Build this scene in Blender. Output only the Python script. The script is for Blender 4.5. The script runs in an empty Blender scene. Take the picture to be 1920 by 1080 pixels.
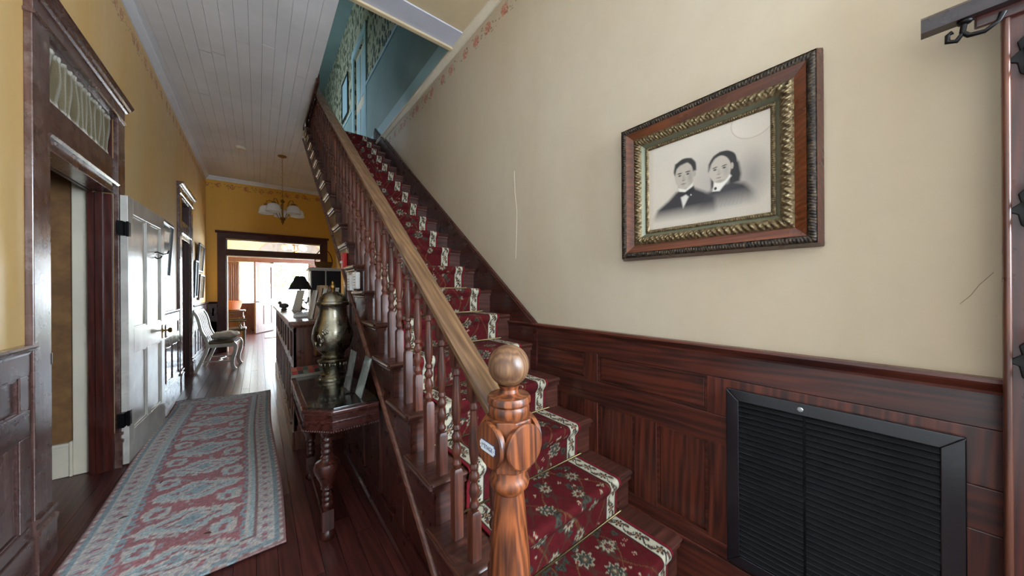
import bpy, bmesh, math, random
import numpy as np
from mathutils import Vector, Matrix
random.seed(7); rng = np.random.default_rng(7)
sc = bpy.context.scene
col = sc.collection
# ---------------------------------------------------------------- camera
CAM = Vector((0, 0, 1.385)); F_PX = 600.0
yaw, roll = math.radians(38.4), math.radians(0.36)
Fv = Vector((math.sin(yaw), math.cos(yaw), 0)); Rv = Vector((math.cos(yaw), -math.sin(yaw), 0)); Uv = Vector((0, 0, 1))
R2 = Rv*math.cos(roll) - Uv*math.sin(roll); U2 = Uv*math.cos(roll) + Rv*math.sin(roll)
cd = bpy.data.cameras.new('camera'); cam = bpy.data.objects.new('camera', cd); col.objects.link(cam)
cd.sensor_width = 36; cd.lens = 36*F_PX/1920; cd.clip_start = .02; cd.clip_end = 200
M = Matrix.Identity(4)
for i in range(3): M[i][0] = R2[i]; M[i][1] = U2[i]; M[i][2] = -Fv[i]; M[i][3] = CAM[i]
cam.matrix_world = M; sc.camera = cam
# ---------------------------------------------------------------- world, light, exposure
vs = sc.view_settings; vs.view_transform = 'Standard'; vs.look = 'None'; vs.gamma = 1; vs.exposure = 0.52; vs.use_curve_mapping = False
w = bpy.data.worlds.new('sky'); sc.world = w; w.use_nodes = True
bg = w.node_tree.nodes['Background']; bg.inputs[0].default_value = (.70, .85, 1.0, 1); bg.inputs[1].default_value = 32.0
def portal(name, loc, rot, sx, sy):
    l = bpy.data.lights.new(name, 'AREA'); l.shape = 'RECTANGLE'; l.size = sx; l.size_y = sy; l.cycles.is_portal = True
    o = bpy.data.objects.new(name, l); o.location = loc; o.rotation_euler = rot; col.objects.link(o)
H90 = math.pi/2; XRW = 1.66
portal('entrance_portal', (.9, 13.72, 1.15), (-H90, 0, 0), 1.0, 2.3)      # faces -Y
portal('added_window_portal', (2.38, 11.3, 1.8), (0, H90, 0), 2.0, 2.0)   # faces -X
portal('sidelight_portal', (-.285, 13.72, 1.6), (-H90, 0, 0), .4, 1.4)
portal('right_window_portal', (XRW, -1.25, 1.75), (0, H90, 0), 2.0, .9)   # faces -X
portal('back_window_portal', (1.2, -1.95, 2.2), (H90, 0, 0), .7, 1.8)       # faces +Y
portal('added_upper_portal', (-1.02, 8.1, 5.25), (0, -H90, 0), .8, .55)
# ---------------------------------------------------------------- materials
def srgb(r, g, b): return tuple((c/255/12.92 if c/255 <= .04045 else ((c/255+.055)/1.055)**2.4) for c in (r, g, b))
MATS = {}
class NT:
    def __init__(s, name):
        s.m = bpy.data.materials.new(name); s.m.use_nodes = True; s.t = s.m.node_tree; s.n = s.t.nodes; s.b = s.n['Principled BSDF']
    def add(s, t, **k):
        n = s.n.new(t)
        for a, v in k.items(): setattr(n, a, v)
        return n
    def link(s, a, b): s.t.links.new(a, b)
    def math(s, op, a, b=None, clamp=False):
        n = s.add('ShaderNodeMath', operation=op, use_clamp=clamp)
        for i, x in enumerate((a, b)):
            if x is None: continue
            if isinstance(x, (int, float)): n.inputs[i].default_value = x
            else: s.link(x, n.inputs[i])
        return n.outputs[0]
    def mix(s, f, a, b, mode='MIX'):
        n = s.add('ShaderNodeMix', data_type='RGBA', blend_type=mode)
        for i, x in ((0, f), (6, a), (7, b)):
            if isinstance(x, (int, float)): n.inputs[i].default_value = x
            elif isinstance(x, tuple): n.inputs[i].default_value = (*x[:3], 1)
            else: s.link(x, n.inputs[i])
        return n.outputs[2]
    def noise(s, vec, scale, detail=4, rough=.55, dist=0):
        n = s.add('ShaderNodeTexNoise'); n.inputs['Scale'].default_value = scale; n.inputs['Detail'].default_value = detail
        n.inputs['Roughness'].default_value = rough; n.inputs['Distortion'].default_value = dist
        if vec is not None: s.link(vec, n.inputs['Vector'])
        return n.outputs['Fac']
    def ramp(s, f, pts):
        n = s.add('ShaderNodeValToRGB'); e = n.color_ramp.elements
        while len(e) < len(pts): e.new(.5)
        for i, (p, c) in enumerate(pts): e[i].position = p; e[i].color = (*c, 1) if isinstance(c, tuple) else (c, c, c, 1)
        s.link(f, n.inputs[0]); return n.outputs[0]
    def pos(s): return s.add('ShaderNodeNewGeometry').outputs['Position']
    def scaled(s, v, sx, sy, sz, rnd=True):
        n = s.add('ShaderNodeMapping'); n.inputs['Scale'].default_value = (sx, sy, sz); s.link(v, n.inputs['Vector'])
        if rnd:
            r = s.add('ShaderNodeObjectInfo').outputs['Random']; m = s.math('MULTIPLY', r, 37.0)
            c = s.add('ShaderNodeCombineXYZ'); [s.link(m, c.inputs[i]) for i in range(3)]
            s.link(c.outputs[0], n.inputs['Location'])
        return n.outputs[0]
    def bump(s, h, strength=.2, dist=.01):
        n = s.add('ShaderNodeBump'); n.inputs['Strength'].default_value = strength; n.inputs['Distance'].default_value = dist
        s.link(h, n.inputs['Height']); s.link(n.outputs[0], s.b.inputs['Normal'])
    def fin(s, c, rough=.5, metal=0, coat=0, spec=.5):
        if isinstance(c, tuple): s.b.inputs['Base Color'].default_value = (*c[:3], 1)
        else: s.link(c, s.b.inputs['Base Color'])
        if isinstance(rough, (int, float)): s.b.inputs['Roughness'].default_value = rough
        else: s.link(rough, s.b.inputs['Roughness'])
        s.b.inputs['Metallic'].default_value = metal; s.b.inputs['Coat Weight'].default_value = coat; s.b.inputs['Coat Roughness'].default_value = .15
        s.b.inputs['Specular IOR Level'].default_value = spec
        MATS[s.m.name] = s.m; return s.m
def wood(name, light, dark, axis, rough=.35, coat=.15, scale=1.0, contrast=.5, wear=None, tilt=0, bump=.05):
    k = NT(name); p = k.pos()
    if tilt:
        mp = k.add('ShaderNodeMapping'); mp.inputs['Rotation'].default_value = (tilt, 0, 0); k.link(p, mp.inputs['Vector']); p = mp.outputs[0]
    sc3 = [14*scale]*3; sc3['xyz'.index(axis)] = .9*scale
    v = k.scaled(p, *sc3)
    g = k.noise(v, 1.6, 5, .6, .8)
    # ring figure
    wv = k.add('ShaderNodeTexWave', wave_type='BANDS', bands_direction='DIAGONAL'); k.link(v, wv.inputs['Vector'])
    wv.inputs['Scale'].default_value = 1.25; wv.inputs['Distortion'].default_value = 7; wv.inputs['Detail'].default_value = 2; wv.inputs['Detail Scale'].default_value = 1.2
    sc4 = [90*scale]*3; sc4['xyz'.index(axis)] = 3*scale
    f = k.noise(k.scaled(p, *sc4), 1.0, 2)
    mid = tuple((a+b)/2 for a, b in zip(light, dark))
    c = k.ramp(k.math('ADD', k.math('MULTIPLY', g, .8), k.math('MULTIPLY', wv.outputs['Fac'], .2)), [(.5-contrast*.5, dark), (.5, mid), (.5+contrast*.4, light)])
    c = k.mix(k.math('MULTIPLY', f, .5), c, dark)
    r = k.add('ShaderNodeObjectInfo').outputs['Random']
    c = k.mix(1.0, c, k.ramp(r, [(0, (.82, .8, .8)), (1, (1.12, 1.1, 1.08))]), 'MULTIPLY')
    if wear: c = k.mix(k.ramp(k.noise(p, 5, 6, .7), [(.5, 0.0), (.72, .7)]), c, wear)
    k.bump(f, bump, .003)
    rr = k.ramp(k.noise(p, 9, 4), [(.3, rough*(.8 if bump > .01 else .96)), (.7, min(1, rough*(1.25 if bump > .01 else 1.04)))])
    return k.fin(c, rr, 0, coat)
def paint(name, c, rough=.5, var=.12, nscale=3, bump=.08, coat=0, dirt=None, spec=.5):
    k = NT(name); p = k.pos()
    n = k.noise(p, nscale, 6, .6)
    d = tuple(x*(1-var*2) for x in c); l = tuple(min(1, x*(1+var)) for x in c)
    cc = k.ramp(n, [(.3, d), (.7, l)])
    if dirt: cc = k.mix(k.ramp(k.noise(p, nscale*4, 8, .7), [(.55, 0.0), (.75, .6)]), cc, dirt)
    k.bump(k.noise(p, 60, 3), bump, .004)
    return k.fin(cc, rough, 0, coat, spec)
def plain(name, c, rough=.5, metal=0, coat=0, emit=0, alpha=None, trans=0):
    k = NT(name); m = k.fin(c, rough, metal, coat)
    if emit: k.b.inputs['Emission Color'].default_value = (*c[:3], 1); k.b.inputs['Emission Strength'].default_value = emit
    if trans: k.b.inputs['Transmission Weight'].default_value = trans
    return m
def plaster(name, c, stain, z0=None, scale=.9, rough=.62, along=1):
    k = NT(name); p = k.pos()
    v = k.scaled(p, 1, 1, .35, False)
    cc = k.mix(k.ramp(k.noise(v, scale*1.6, 5, .55, .6), [(.35, 0.0), (.75, .75)]), c, stain)
    cc = k.mix(k.ramp(k.noise(p, 14, 5), [(.4, 0.0), (.8, .12)]), cc, tuple(x*.6 for x in c))
    if z0:   # stencilled rose border under the crown
        sep = k.add('ShaderNodeSeparateXYZ'); k.link(p, sep.inputs[0])
        z = sep.outputs[2]
        def band(lo, hi): return k.math('MULTIPLY', k.math('GREATER_THAN', z, lo), k.math('LESS_THAN', z, hi))
        vo = k.add('ShaderNodeTexVoronoi', voronoi_dimensions='1D'); vo.inputs['Scale'].default_value = 4.4; vo.inputs['Randomness'].default_value = .5; k.link(sep.outputs[along], vo.inputs['W'])
        ros = k.noise(p, 55, 2)
        d2 = k.math('ABSOLUTE', k.math('SUBTRACT', z, z0)); 
        dd = k.math('SQRT', k.math('ADD', k.math('POWER', vo.outputs['Distance'], 2.0), k.math('POWER', k.math('MULTIPLY', d2, 4.4), 2.0)))
        rm = k.math('MULTIPLY', k.math('LESS_THAN', dd, .22), k.math('GREATER_THAN', ros, .46))
        vl = k.add('ShaderNodeTexVoronoi'); vl.inputs['Scale'].default_value = 26; vl.inputs['Randomness'].default_value = 1; k.link(k.scaled(p, 1, 1, 1.6, False), vl.inputs['Vector'])
        lm = k.math('MULTIPLY', k.math('LESS_THAN', vl.outputs['Distance'], .34), band(z0-.07, z0+.06))
        lm = k.math('MULTIPLY', lm, k.math('GREATER_THAN', k.noise(p, 11, 2), .5))
        cc = k.mix(k.math('MULTIPLY', lm, .65), cc, srgb(78, 66, 48))
        cc = k.mix(k.math('MULTIPLY', rm, .7), cc, srgb(186, 82, 58))
    k.bump(k.noise(p, 35, 4), .06, .004)
    return k.fin(cc, rough)
def vcol(name, rough=.8, fibre=0.0, coat=0, fs=220):
    k = NT(name); a = k.add('ShaderNodeVertexColor', layer_name='Col'); c = a.outputs['Color']
    if fibre:
        n = k.noise(k.pos(), fs, 3); c = k.mix(1.0, c, k.ramp(n, [(.25, 1-fibre), (.75, 1+fibre*.6)]), 'MULTIPLY'); k.bump(n, .35, .003)
    return k.fin(c, rough, 0, coat, .25 if fibre else .5)
W = {}
W['pine_y'] = wood('pine_boards_y', srgb(104, 48, 32), srgb(36, 15, 13), 'y', .36, .2, 1, .4)
W['pine_z'] = wood('pine_boards_z', srgb(104, 48, 32), srgb(38, 16, 13), 'z', .36, .2, 1, .4)
W['mah_y'] = wood('mahogany_y', srgb(88, 40, 31), srgb(36, 15, 14), 'y', .3, .25)
W['mah_z'] = wood('mahogany_z', srgb(92, 42, 31), srgb(35, 15, 13), 'z', .3, .25)
W['mah_x'] = wood('mahogany_x', srgb(90, 42, 32), srgb(38, 16, 14), 'x', .3, .25)
W['bal'] = wood('baluster_wood', srgb(116, 58, 36), srgb(50, 23, 16), 'z', .45, .04, 1.4)
W['newel'] = wood('newel_pine', srgb(152, 84, 44), srgb(62, 30, 17), 'z', .4, .12, 1.3, .32)
W['ball'] = wood('newel_ball_wood', srgb(158, 118, 82), srgb(88, 58, 40), 'z', .42, .1, 1.5, .4)
W['rail'] = wood('handrail_wood', srgb(146, 110, 74), srgb(76, 52, 34), 'y', .42, .1, 1.3, .45, None, -.6405)
W['nosing'] = wood('nosing_varnish', srgb(100, 56, 44), srgb(46, 24, 20), 'y', .14, .9)
W['tread'] = wood('tread_wood', srgb(100, 56, 44), srgb(46, 24, 20), 'x', .34, .15, 1, .5)
W['floor'] = wood('floor_wood', srgb(104, 54, 48), srgb(50, 25, 23), 'y', .32, .12, 1, .5, None, 0, .002)
W['dull_z'] = wood('end_casing_wood_z', srgb(92, 46, 38), srgb(54, 24, 22), 'z', .55, 0); W['dull_x'] = wood('end_casing_wood_x', srgb(92, 46, 38), srgb(54, 24, 22), 'x', .55, 0)
W['case_z'] = wood('casing_wood_z', srgb(112, 82, 74), srgb(72, 46, 42), 'z', .26, .7, 1, .5, srgb(150, 132, 124))
W['case_y'] = wood('casing_wood_y', srgb(106, 76, 70), srgb(68, 44, 42), 'y', .26, .7, 1, .5)
W['jamb'] = wood('jamb_wood', srgb(96, 38, 26), srgb(46, 16, 13), 'z', .35, .15)
W['counter_z'] = wood('counter_wood_z', srgb(124, 72, 50), srgb(60, 32, 24), 'z', .32, .2)
W['counter_y'] = wood('counter_wood_y', srgb(130, 84, 66), srgb(72, 42, 34), 'y', .3, .2)
W['oak_y'] = wood('frame_oak_y', srgb(132, 70, 36), srgb(76, 36, 18), 'y', .3, .3, 1.5)
W['oak_z'] = wood('frame_oak_z', srgb(148, 80, 40), srgb(86, 42, 20), 'z', .3, .3, 1.5)
W['door_pink'] = wood('entrance_door_wood', srgb(104, 66, 54), srgb(78, 48, 40), 'z', .4, .1)
PL_L = plaster('ochre_plaster', srgb(230, 184, 110), srgb(234, 208, 162), 3.68, .9, .42)
PL_F = plaster('ochre_plaster_end', srgb(234, 178, 62), srgb(228, 170, 56), 3.68, .9, .5, 0)
PL_R = plaster('cream_plaster', srgb(200, 186, 164), srgb(184, 160, 128), 3.69, .6)
PL_B = plaster('cream_back_plaster', srgb(214, 210, 204), srgb(206, 198, 186))
PL_C = plaster('beige_ceiling_plaster', srgb(214, 194, 158), srgb(204, 182, 148))
PAINT = paint('ceiling_board_paint', srgb(232, 232, 236), .45, .06, 1.5, .05)
CREAM = paint('cream_paint', srgb(226, 214, 192), .5, .05)
LEAF = paint('door_leaf_paint', srgb(204, 198, 188), .28, .14, 6, .1, .3, srgb(150, 132, 112))
TEAL = paint('teal_wall_paint', srgb(138, 162, 156), .55, .06, 2)
LAV = paint('lavender_trim_paint', srgb(206, 208, 222), .4, .04, 2)
AQUA = paint('aqua_trim_paint', srgb(176, 208, 214), .4, .05, 2)
DARK = plain('dark_void', srgb(30, 24, 22), .8)
BLACKM = paint('black_grille_enamel', srgb(20, 22, 28), .22, .2, 8, .05, .4)
SLATM = paint('dusty_black_slat', srgb(12, 13, 15), .6, .3, 12, .1, 0, None, .15); LIPM = paint('slat_lip_highlight', srgb(30, 33, 35), .5, .3, 14, .1, 0, None, .3)  # lip paler than the slats: edge highlight put into its colour
IRON = plain('black_iron', srgb(40, 38, 38), .38, .85)
BRASS = plain('aged_brass', srgb(150, 112, 58), .32, 1)
PEWTER = None
k = NT('opal_glass'); k.fin(srgb(250, 249, 246), .2, 0, .4); tl = k.add('ShaderNodeBsdfTranslucent'); tl.inputs['Color'].default_value = (.96, .95, .93, 1); mx = k.add('ShaderNodeMixShader'); mx.inputs[0].default_value = .45; k.link(k.b.outputs[0], mx.inputs[1]); k.link(tl.outputs[0], mx.inputs[2]); k.link(mx.outputs[0], k.n['Material Output'].inputs[0]); GLASSW = k.m
BLACK = plain('black_lacquer', srgb(22, 20, 20), .35, 0, .2)
WHITE = plain('white_plastic', srgb(236, 236, 234), .4)
RED = plain('red_plastic', srgb(190, 30, 34), .4)
PAPER = paint('cream_paper', srgb(232, 222, 204), .7, .04)
SILVER = plain('stair_rod_brass', srgb(120, 104, 72), .35, .9)
k = NT('urn_pewter'); p_ = k.pos(); PEWTER = k.fin(k.ramp(k.noise(p_, 9, 5, .6), [(.3, srgb(118, 112, 96)), (.7, srgb(160, 153, 134))]), k.ramp(k.noise(p_, 14, 4), [(.3, .2), (.7, .36)]), 1)
k = NT('gold_leaf'); p_ = k.pos(); GOLD = k.fin(k.ramp(k.noise(p_, 60, 5, .6), [(.3, srgb(74, 60, 40)), (.7, srgb(150, 130, 96))]), .46, .7)
k = NT('dark_carving'); p_ = k.pos(); CARVE = k.fin(k.ramp(k.noise(p_, 70, 4), [(.4, srgb(34, 26, 22)), (.7, srgb(92, 76, 58))]), .4, .3)
COVE = plain('grey_green_cove', srgb(112, 112, 92), .4, .3)
k = NT('clear_glass'); k.fin((.95, .97, .96), .02); k.b.inputs['Transmission Weight'].default_value = 1; k.b.inputs['IOR'].default_value = 1.3; CLEAR = k.m
k = NT('thin_window_glass'); tr = k.add('ShaderNodeBsdfTransparent'); gl = k.add('ShaderNodeBsdfGlossy'); gl.inputs['Roughness'].default_value = .02
mx = k.add('ShaderNodeMixShader'); mx.inputs[0].default_value = .1; k.link(tr.outputs[0], mx.inputs[1]); k.link(gl.outputs[0], mx.inputs[2]); k.link(mx.outputs[0], k.n['Material Output'].inputs[0]); PANE = k.m
k = NT('sheer_curtain'); tl = k.add('ShaderNodeBsdfTranslucent'); df = k.add('ShaderNodeBsdfDiffuse')
for q in (tl, df): q.inputs['Color'].default_value = (.92, .93, .92, 1)
mx = k.add('ShaderNodeMixShader'); mx.inputs[0].default_value = .55; k.link(df.outputs[0], mx.inputs[1]); k.link(tl.outputs[0], mx.inputs[2]); k.link(mx.outputs[0], k.n['Material Output'].inputs[0]); SHEER = k.m
k = NT('brown_wallpaper'); p_ = k.pos(); BROWNPAPER = k.fin(k.ramp(k.noise(p_, 10, 5, .6), [(.35, srgb(112, 76, 42)), (.65, srgb(138, 98, 56))]), .7)
k = NT('leaf_wallpaper'); p_ = k.pos()
vo = k.add('ShaderNodeTexVoronoi'); vo.inputs['Scale'].default_value = 9; k.link(k.scaled(p_, 1, 1.1, .7, False), vo.inputs['Vector'])
lf = k.math('MULTIPLY', k.math('LESS_THAN', k.math('ADD', vo.outputs['Distance'], k.math('MULTIPLY', k.noise(p_, 40, 3), .35)), .60), k.math('GREATER_THAN', k.noise(p_, 7, 2), .34))
LEAFPAPER = k.fin(k.mix(lf, k.ramp(k.noise(p_, 22, 3), [(.4, srgb(186, 184, 156)), (.7, srgb(156, 160, 124))]), k.ramp(k.noise(p_, 30, 2), [(.4, srgb(38, 52, 44)), (.7, srgb(84, 92, 66))])), .7)
# ---------------------------------------------------------------- mesh helpers
class MB:
    def __init__(s): s.v = []; s.f = []
    def add(s, vs_, fs): o = len(s.v); s.v += [tuple(x) for x in vs_]; s.f += [tuple(i+o for i in f) for f in fs]; return s
    def box(s, x0, x1, y0, y1, z0, z1):
        return s.add([(x0,y0,z0),(x1,y0,z0),(x1,y1,z0),(x0,y1,z0),(x0,y0,z1),(x1,y0,z1),(x1,y1,z1),(x0,y1,z1)],
                     [(0,3,2,1),(4,5,6,7),(0,1,5,4),(1,2,6,5),(2,3,7,6),(3,0,4,7)])
    def prism(s, poly, axis, a, b):
        n = len(poly)
        def P(p, d): return {'x': (d, p[0], p[1]), 'y': (p[0], d, p[1]), 'z': (p[0], p[1], d)}[axis]
        return s.add([P(p, a) for p in poly]+[P(p, b) for p in poly], [tuple(range(n))[::-1], tuple(range(n, 2*n))]+[(i, (i+1) % n, n+(i+1) % n, n+i) for i in range(n)])
    def lathe(s, prof, c=(0,0,0), seg=24, axis='z', squash=(1,1)):
        vs_ = []; n = len(prof)
        for r, h in prof:
            for i in range(seg):
                a = 2*math.pi*i/seg; x, y = r*math.cos(a)*squash[0], r*math.sin(a)*squash[1]
                vs_.append({'z': (c[0]+x, c[1]+y, c[2]+h), 'x': (c[0]+h, c[1]+x, c[2]+y), 'y': (c[0]+x, c[1]+h, c[2]+y)}[axis])
        fs = [(j*seg+i, j*seg+(i+1) % seg, (j+1)*seg+(i+1) % seg, (j+1)*seg+i) for j in range(n-1) for i in range(seg)]
        fs += [tuple(range(seg))[::-1], tuple((n-1)*seg+i for i in range(seg))]
        return s.add(vs_, fs)
    def sphere(s, c, r, seg=20, rings=12, sq=(1,1,1)):
        pr = [(max(1e-4, math.sin(math.pi*i/rings))*r, -math.cos(math.pi*i/rings)*r*sq[2]) for i in range(rings+1)]
        return s.lathe(pr, c, seg, squash=(sq[0], sq[1]))
    def tube(s, pts, r, seg=8, closed=False):
        pts = [Vector(p) for p in pts]; n = len(pts); vs_ = []; up = None
        for i, p in enumerate(pts):
            t = (pts[(i+1) % n]-pts[i-1]) if closed else (pts[min(i+1, n-1)]-pts[max(i-1, 0)])
            t.normalize()
            if up is None: up = Vector((0,0,1)) if abs(t.z) < .9 else Vector((1,0,0))
            a = up-t*up.dot(t); a.normalize(); up = a; b = t.cross(a)
            rr = r[i] if isinstance(r, (list, tuple)) else r
            vs_ += [p+a*(rr*math.cos(2*math.pi*j/seg))+b*(rr*math.sin(2*math.pi*j/seg)) for j in range(seg)]
        m = n if closed else n-1
        fs = [(i*seg+j, i*seg+(j+1) % seg, ((i+1) % n)*seg+(j+1) % seg, ((i+1) % n)*seg+j) for i in range(m) for j in range(seg)]
        if not closed: fs += [tuple(range(seg))[::-1], tuple((n-1)*seg+j for j in range(seg))]
        return s.add(vs_, fs)
    def sweep(s, prof, p0, p1, side):
        """2D profile (outwards, up) swept straight from p0 to p1; side = outward unit vector"""
        p0, p1, side = Vector(p0), Vector(p1), Vector(side); n = len(prof); up = Vector((0,0,1))
        vs_ = [q+side*a+up*b for q in (p0, p1) for a, b in prof]
        return s.add(vs_, [tuple(range(n)), tuple(range(n, 2*n))[::-1]]+[(i, (i+1) % n, n+(i+1) % n, n+i) for i in range(n)])
    def xf(s, mat): s.v = [tuple(mat @ Vector(v)) for v in s.v]; return s
    def mesh(s, name, mat, smooth=None, col_=None):
        me = bpy.data.meshes.new(name); me.from_pydata(s.v, [], s.f)
        bm = bmesh.new(); bm.from_mesh(me); bmesh.ops.recalc_face_normals(bm, faces=bm.faces); bm.to_mesh(me); bm.free()
        if mat: me.materials.append(mat)
        if smooth is not None:
            me.polygons.foreach_set('use_smooth', [True]*len(me.polygons)); me.set_sharp_from_angle(angle=math.radians(smooth))
        return me
    def build(s, name, mat, parent=None, smooth=None, bevel=0, label=None):
        o = bpy.data.objects.new(name, s.mesh(name, mat, smooth)); col.objects.link(o)
        if parent: o.parent = parent
        if bevel:
            b = o.modifiers.new('bevel', 'BEVEL'); b.width = bevel; b.segments = 2; b.limit_method = 'ANGLE'; b.harden_normals = False
        if label: o['label'] = label
        return o
def tag(o, label=None, cat=None, group=None, kind=None):
    for k_, v in (('label', label), ('category', cat), ('group', group), ('kind', kind)):
        if v: o[k_] = v
    return o
def empty(name, loc=(0,0,0), rz=0):
    o = bpy.data.objects.new(name, None); o.empty_display_size = .05; o.location = loc; o.rotation_euler.z = rz; col.objects.link(o); return o
def thing(name, label, cat, loc=(0,0,0), rz=0, group=None): return tag(empty(name, loc, rz), label, cat, group)
def inst(name, me, parent, loc=(0,0,0), scale=(1,1,1), rot=(0,0,0)):
    o = bpy.data.objects.new(name, me); o.location = loc; o.scale = scale; o.rotation_euler = rot; o.parent = parent; col.objects.link(o); return o
def copy_tree(o, parent=None):
    c = o.copy(); col.objects.link(c); c.parent = parent
    for ch in [x for x in o.children]: copy_tree(ch, c)
    return c
def box(name, mat, parent, x0, x1, y0, y1, z0, z1, bevel=.003, label=None): return MB().box(x0,x1,y0,y1,z0,z1).build(name, mat, parent, None, bevel, label)
def struct(name, mat, mb, label): return tag(mb.build(name, mat), label, None, None, 'structure')
def grid(name, P, C, mat, parent=None, thick=0, smooth=True):
    """P (m,n,3) array of points, C (m,n,3) linear colours"""
    m, n = P.shape[:2]; idx = np.arange(m*n).reshape(m, n)
    q = np.stack([idx[:-1,:-1], idx[1:,:-1], idx[1:,1:], idx[:-1,1:]], -1).reshape(-1, 4)
    me = bpy.data.meshes.new(name); me.vertices.add(m*n); me.vertices.foreach_set('co', P.reshape(-1).astype(np.float32))
    me.loops.add(q.size); me.loops.foreach_set('vertex_index', q.reshape(-1).astype(np.int32))
    me.polygons.add(len(q)); me.polygons.foreach_set('loop_start', np.arange(0, q.size, 4, dtype=np.int32))
    me.update(calc_edges=True)
    if smooth: me.polygons.foreach_set('use_smooth', [True]*len(q))
    if C is not None:
        a = me.color_attributes.new('Col', 'FLOAT_COLOR', 'POINT'); a.data.foreach_set('color', np.concatenate([C, np.ones((m, n, 1))], -1).reshape(-1).astype(np.float32))
    me.materials.append(mat); o = bpy.data.objects.new(name, me); col.objects.link(o)
    if parent: o.parent = parent
    if thick: s_ = o.modifiers.new('thickness', 'SOLIDIFY'); s_.thickness = thick; s_.offset = -1
    return o
def L(*a): return np.array(srgb(*a))
# wall pieces on a plane: plane 'x' (u = y) or 'y' (u = x); d0,d1 are distances out of the wall along sgn
def wbox(name, mat, parent, plane, base, sgn, u0, u1, z0, z1, d0, d1, bevel=.003):
    a, b = sorted((base+sgn*d0, base+sgn*d1))
    return box(name, mat, parent, a, b, u0, u1, z0, z1, bevel) if plane == 'x' else box(name, mat, parent, u0, u1, a, b, z0, z1, bevel)
# ================================================================ THE SETTING
XL, XR, XS, CEIL, FARY, FRONTY = -.88, 1.605, .555, 3.86, 9.5, 13.6
RISE, RUN, Y1 = .196, .263, .693
def nose(y): return RISE*(1+(y-Y1)/RUN)
def wall_grid(name, mat, plane, b0, b1, us, zs, holes, label):
    """wall slab cut by the lines us, zs; cells whose middle lies in a hole are left open"""
    us, zs = sorted(set(us)), sorted(set(zs)); mb = MB(); idx = {}
    def V(i, j, k):
        if (i, j, k) not in idx:
            u, z, b = us[i], zs[j], (b0, b1)[k]; idx[(i, j, k)] = len(mb.v); mb.v.append((b, u, z) if plane == 'x' else (u, b, z))
        return idx[(i, j, k)]
    def solid(i, j):
        if not (0 <= i < len(us)-1 and 0 <= j < len(zs)-1): return False
        u, z = (us[i]+us[i+1])/2, (zs[j]+zs[j+1])/2
        return not any(h[0] < u < h[1] and h[2] < z < h[3] for h in holes)
    for i in range(len(us)-1):
        for j in range(len(zs)-1):
            if not solid(i, j): continue
            for k in (0, 1): mb.f.append((V(i,j,k), V(i+1,j,k), V(i+1,j+1,k), V(i,j+1,k)))
            for di, dj, e in ((-1,0,((i,j),(i,j+1))), (1,0,((i+1,j),(i+1,j+1))), (0,-1,((i,j),(i+1,j))), (0,1,((i,j+1),(i+1,j+1)))):
                if not solid(i+di, j+dj): mb.f.append((V(*e[0],0), V(*e[1],0), V(*e[1],1), V(*e[0],1)))
    return struct(name, mat, mb, label)
D1, D2 = (2.82, 3.87), (6.52, 7.35)
holesL = [(*D1, -1, 2.16), (*D1, 2.40, 2.73), (*D2, -1, 2.16), (*D2, 2.40, 2.73)]
wall_grid('wall_left_near', PL_B, 'x', XL-.12, XL, [-1.92, 1.9], [0, CEIL], [], 'cream plaster wall left of the photographer')
wl = wall_grid('wall_left', PL_L, 'x', XL-.12, XL, [1.9, *D1, *D2, FARY+.12], [0, 2.16, 2.40, 2.73, CEIL], holesL, 'ochre plaster hall wall with two doorways and wainscot')
wr = wall_grid('wall_right', PL_R, 'x', XR, XR+.12, [-1.92, -1.7, -.8, FARY+.12], [0, .75, 2.75, CEIL], [(-1.7, -.8, .75, 2.75)], 'cream plaster wall beside the staircase with dark wainscot')
FO = (-.557, 1.263)
wf = wall_grid('wall_far', PL_F, 'y', FARY, FARY+.12, [XL-.12, *FO, XR+.12], [0, 2.155, 2.28, 2.51, CEIL], [(*FO, -1, 2.155), (*FO, 2.28, 2.51)], 'ochre end wall with wide cased opening to the entrance')
wb = wall_grid('wall_back', PL_B, 'y', -1.92-.12, -1.92, [XL-.12, .85, 1.55, XR+.12], [0, 1.3, 3.1, CEIL], [(.85, 1.55, 1.3, 3.1)], 'rear wall with tall window')
# foyer and front wall
wall_grid('wall_foyer_left', PL_F, 'x', -1.07, -.95, [FARY+.12, FRONTY], [0, CEIL], [], 'yellow left wall of the entrance room')
wall_grid('wall_foyer_right', PL_F, 'x', 2.3, 2.42, [FARY+.12, 10.3, 12.3, FRONTY], [0, .8, 2.8, CEIL], [(10.3, 12.3, .8, 2.8)], 'yellow right wall of the entrance room')
box('wall_foyer_return', PL_F, None, XR+.12, 2.42, FARY, FARY+.12, 0, CEIL, 0)
tag(bpy.data.objects['wall_foyer_return'], 'short return wall of the entrance room', None, None, 'structure')
ED, SL, SR = (.41, 1.41), (-.47, -.1), (1.72, 2.05)
wfr = wall_grid('wall_front', PL_C, 'y', FRONTY, FRONTY+.12, [-1.07, *SL, *ED, *SR, 2.42], [0, .95, 2.28, 2.3, CEIL], [(*ED, -1, 2.3), (*SL, .95, 2.28), (*SR, .95, 2.28)], 'front wall with open entrance door and curtained sidelights')
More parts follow.
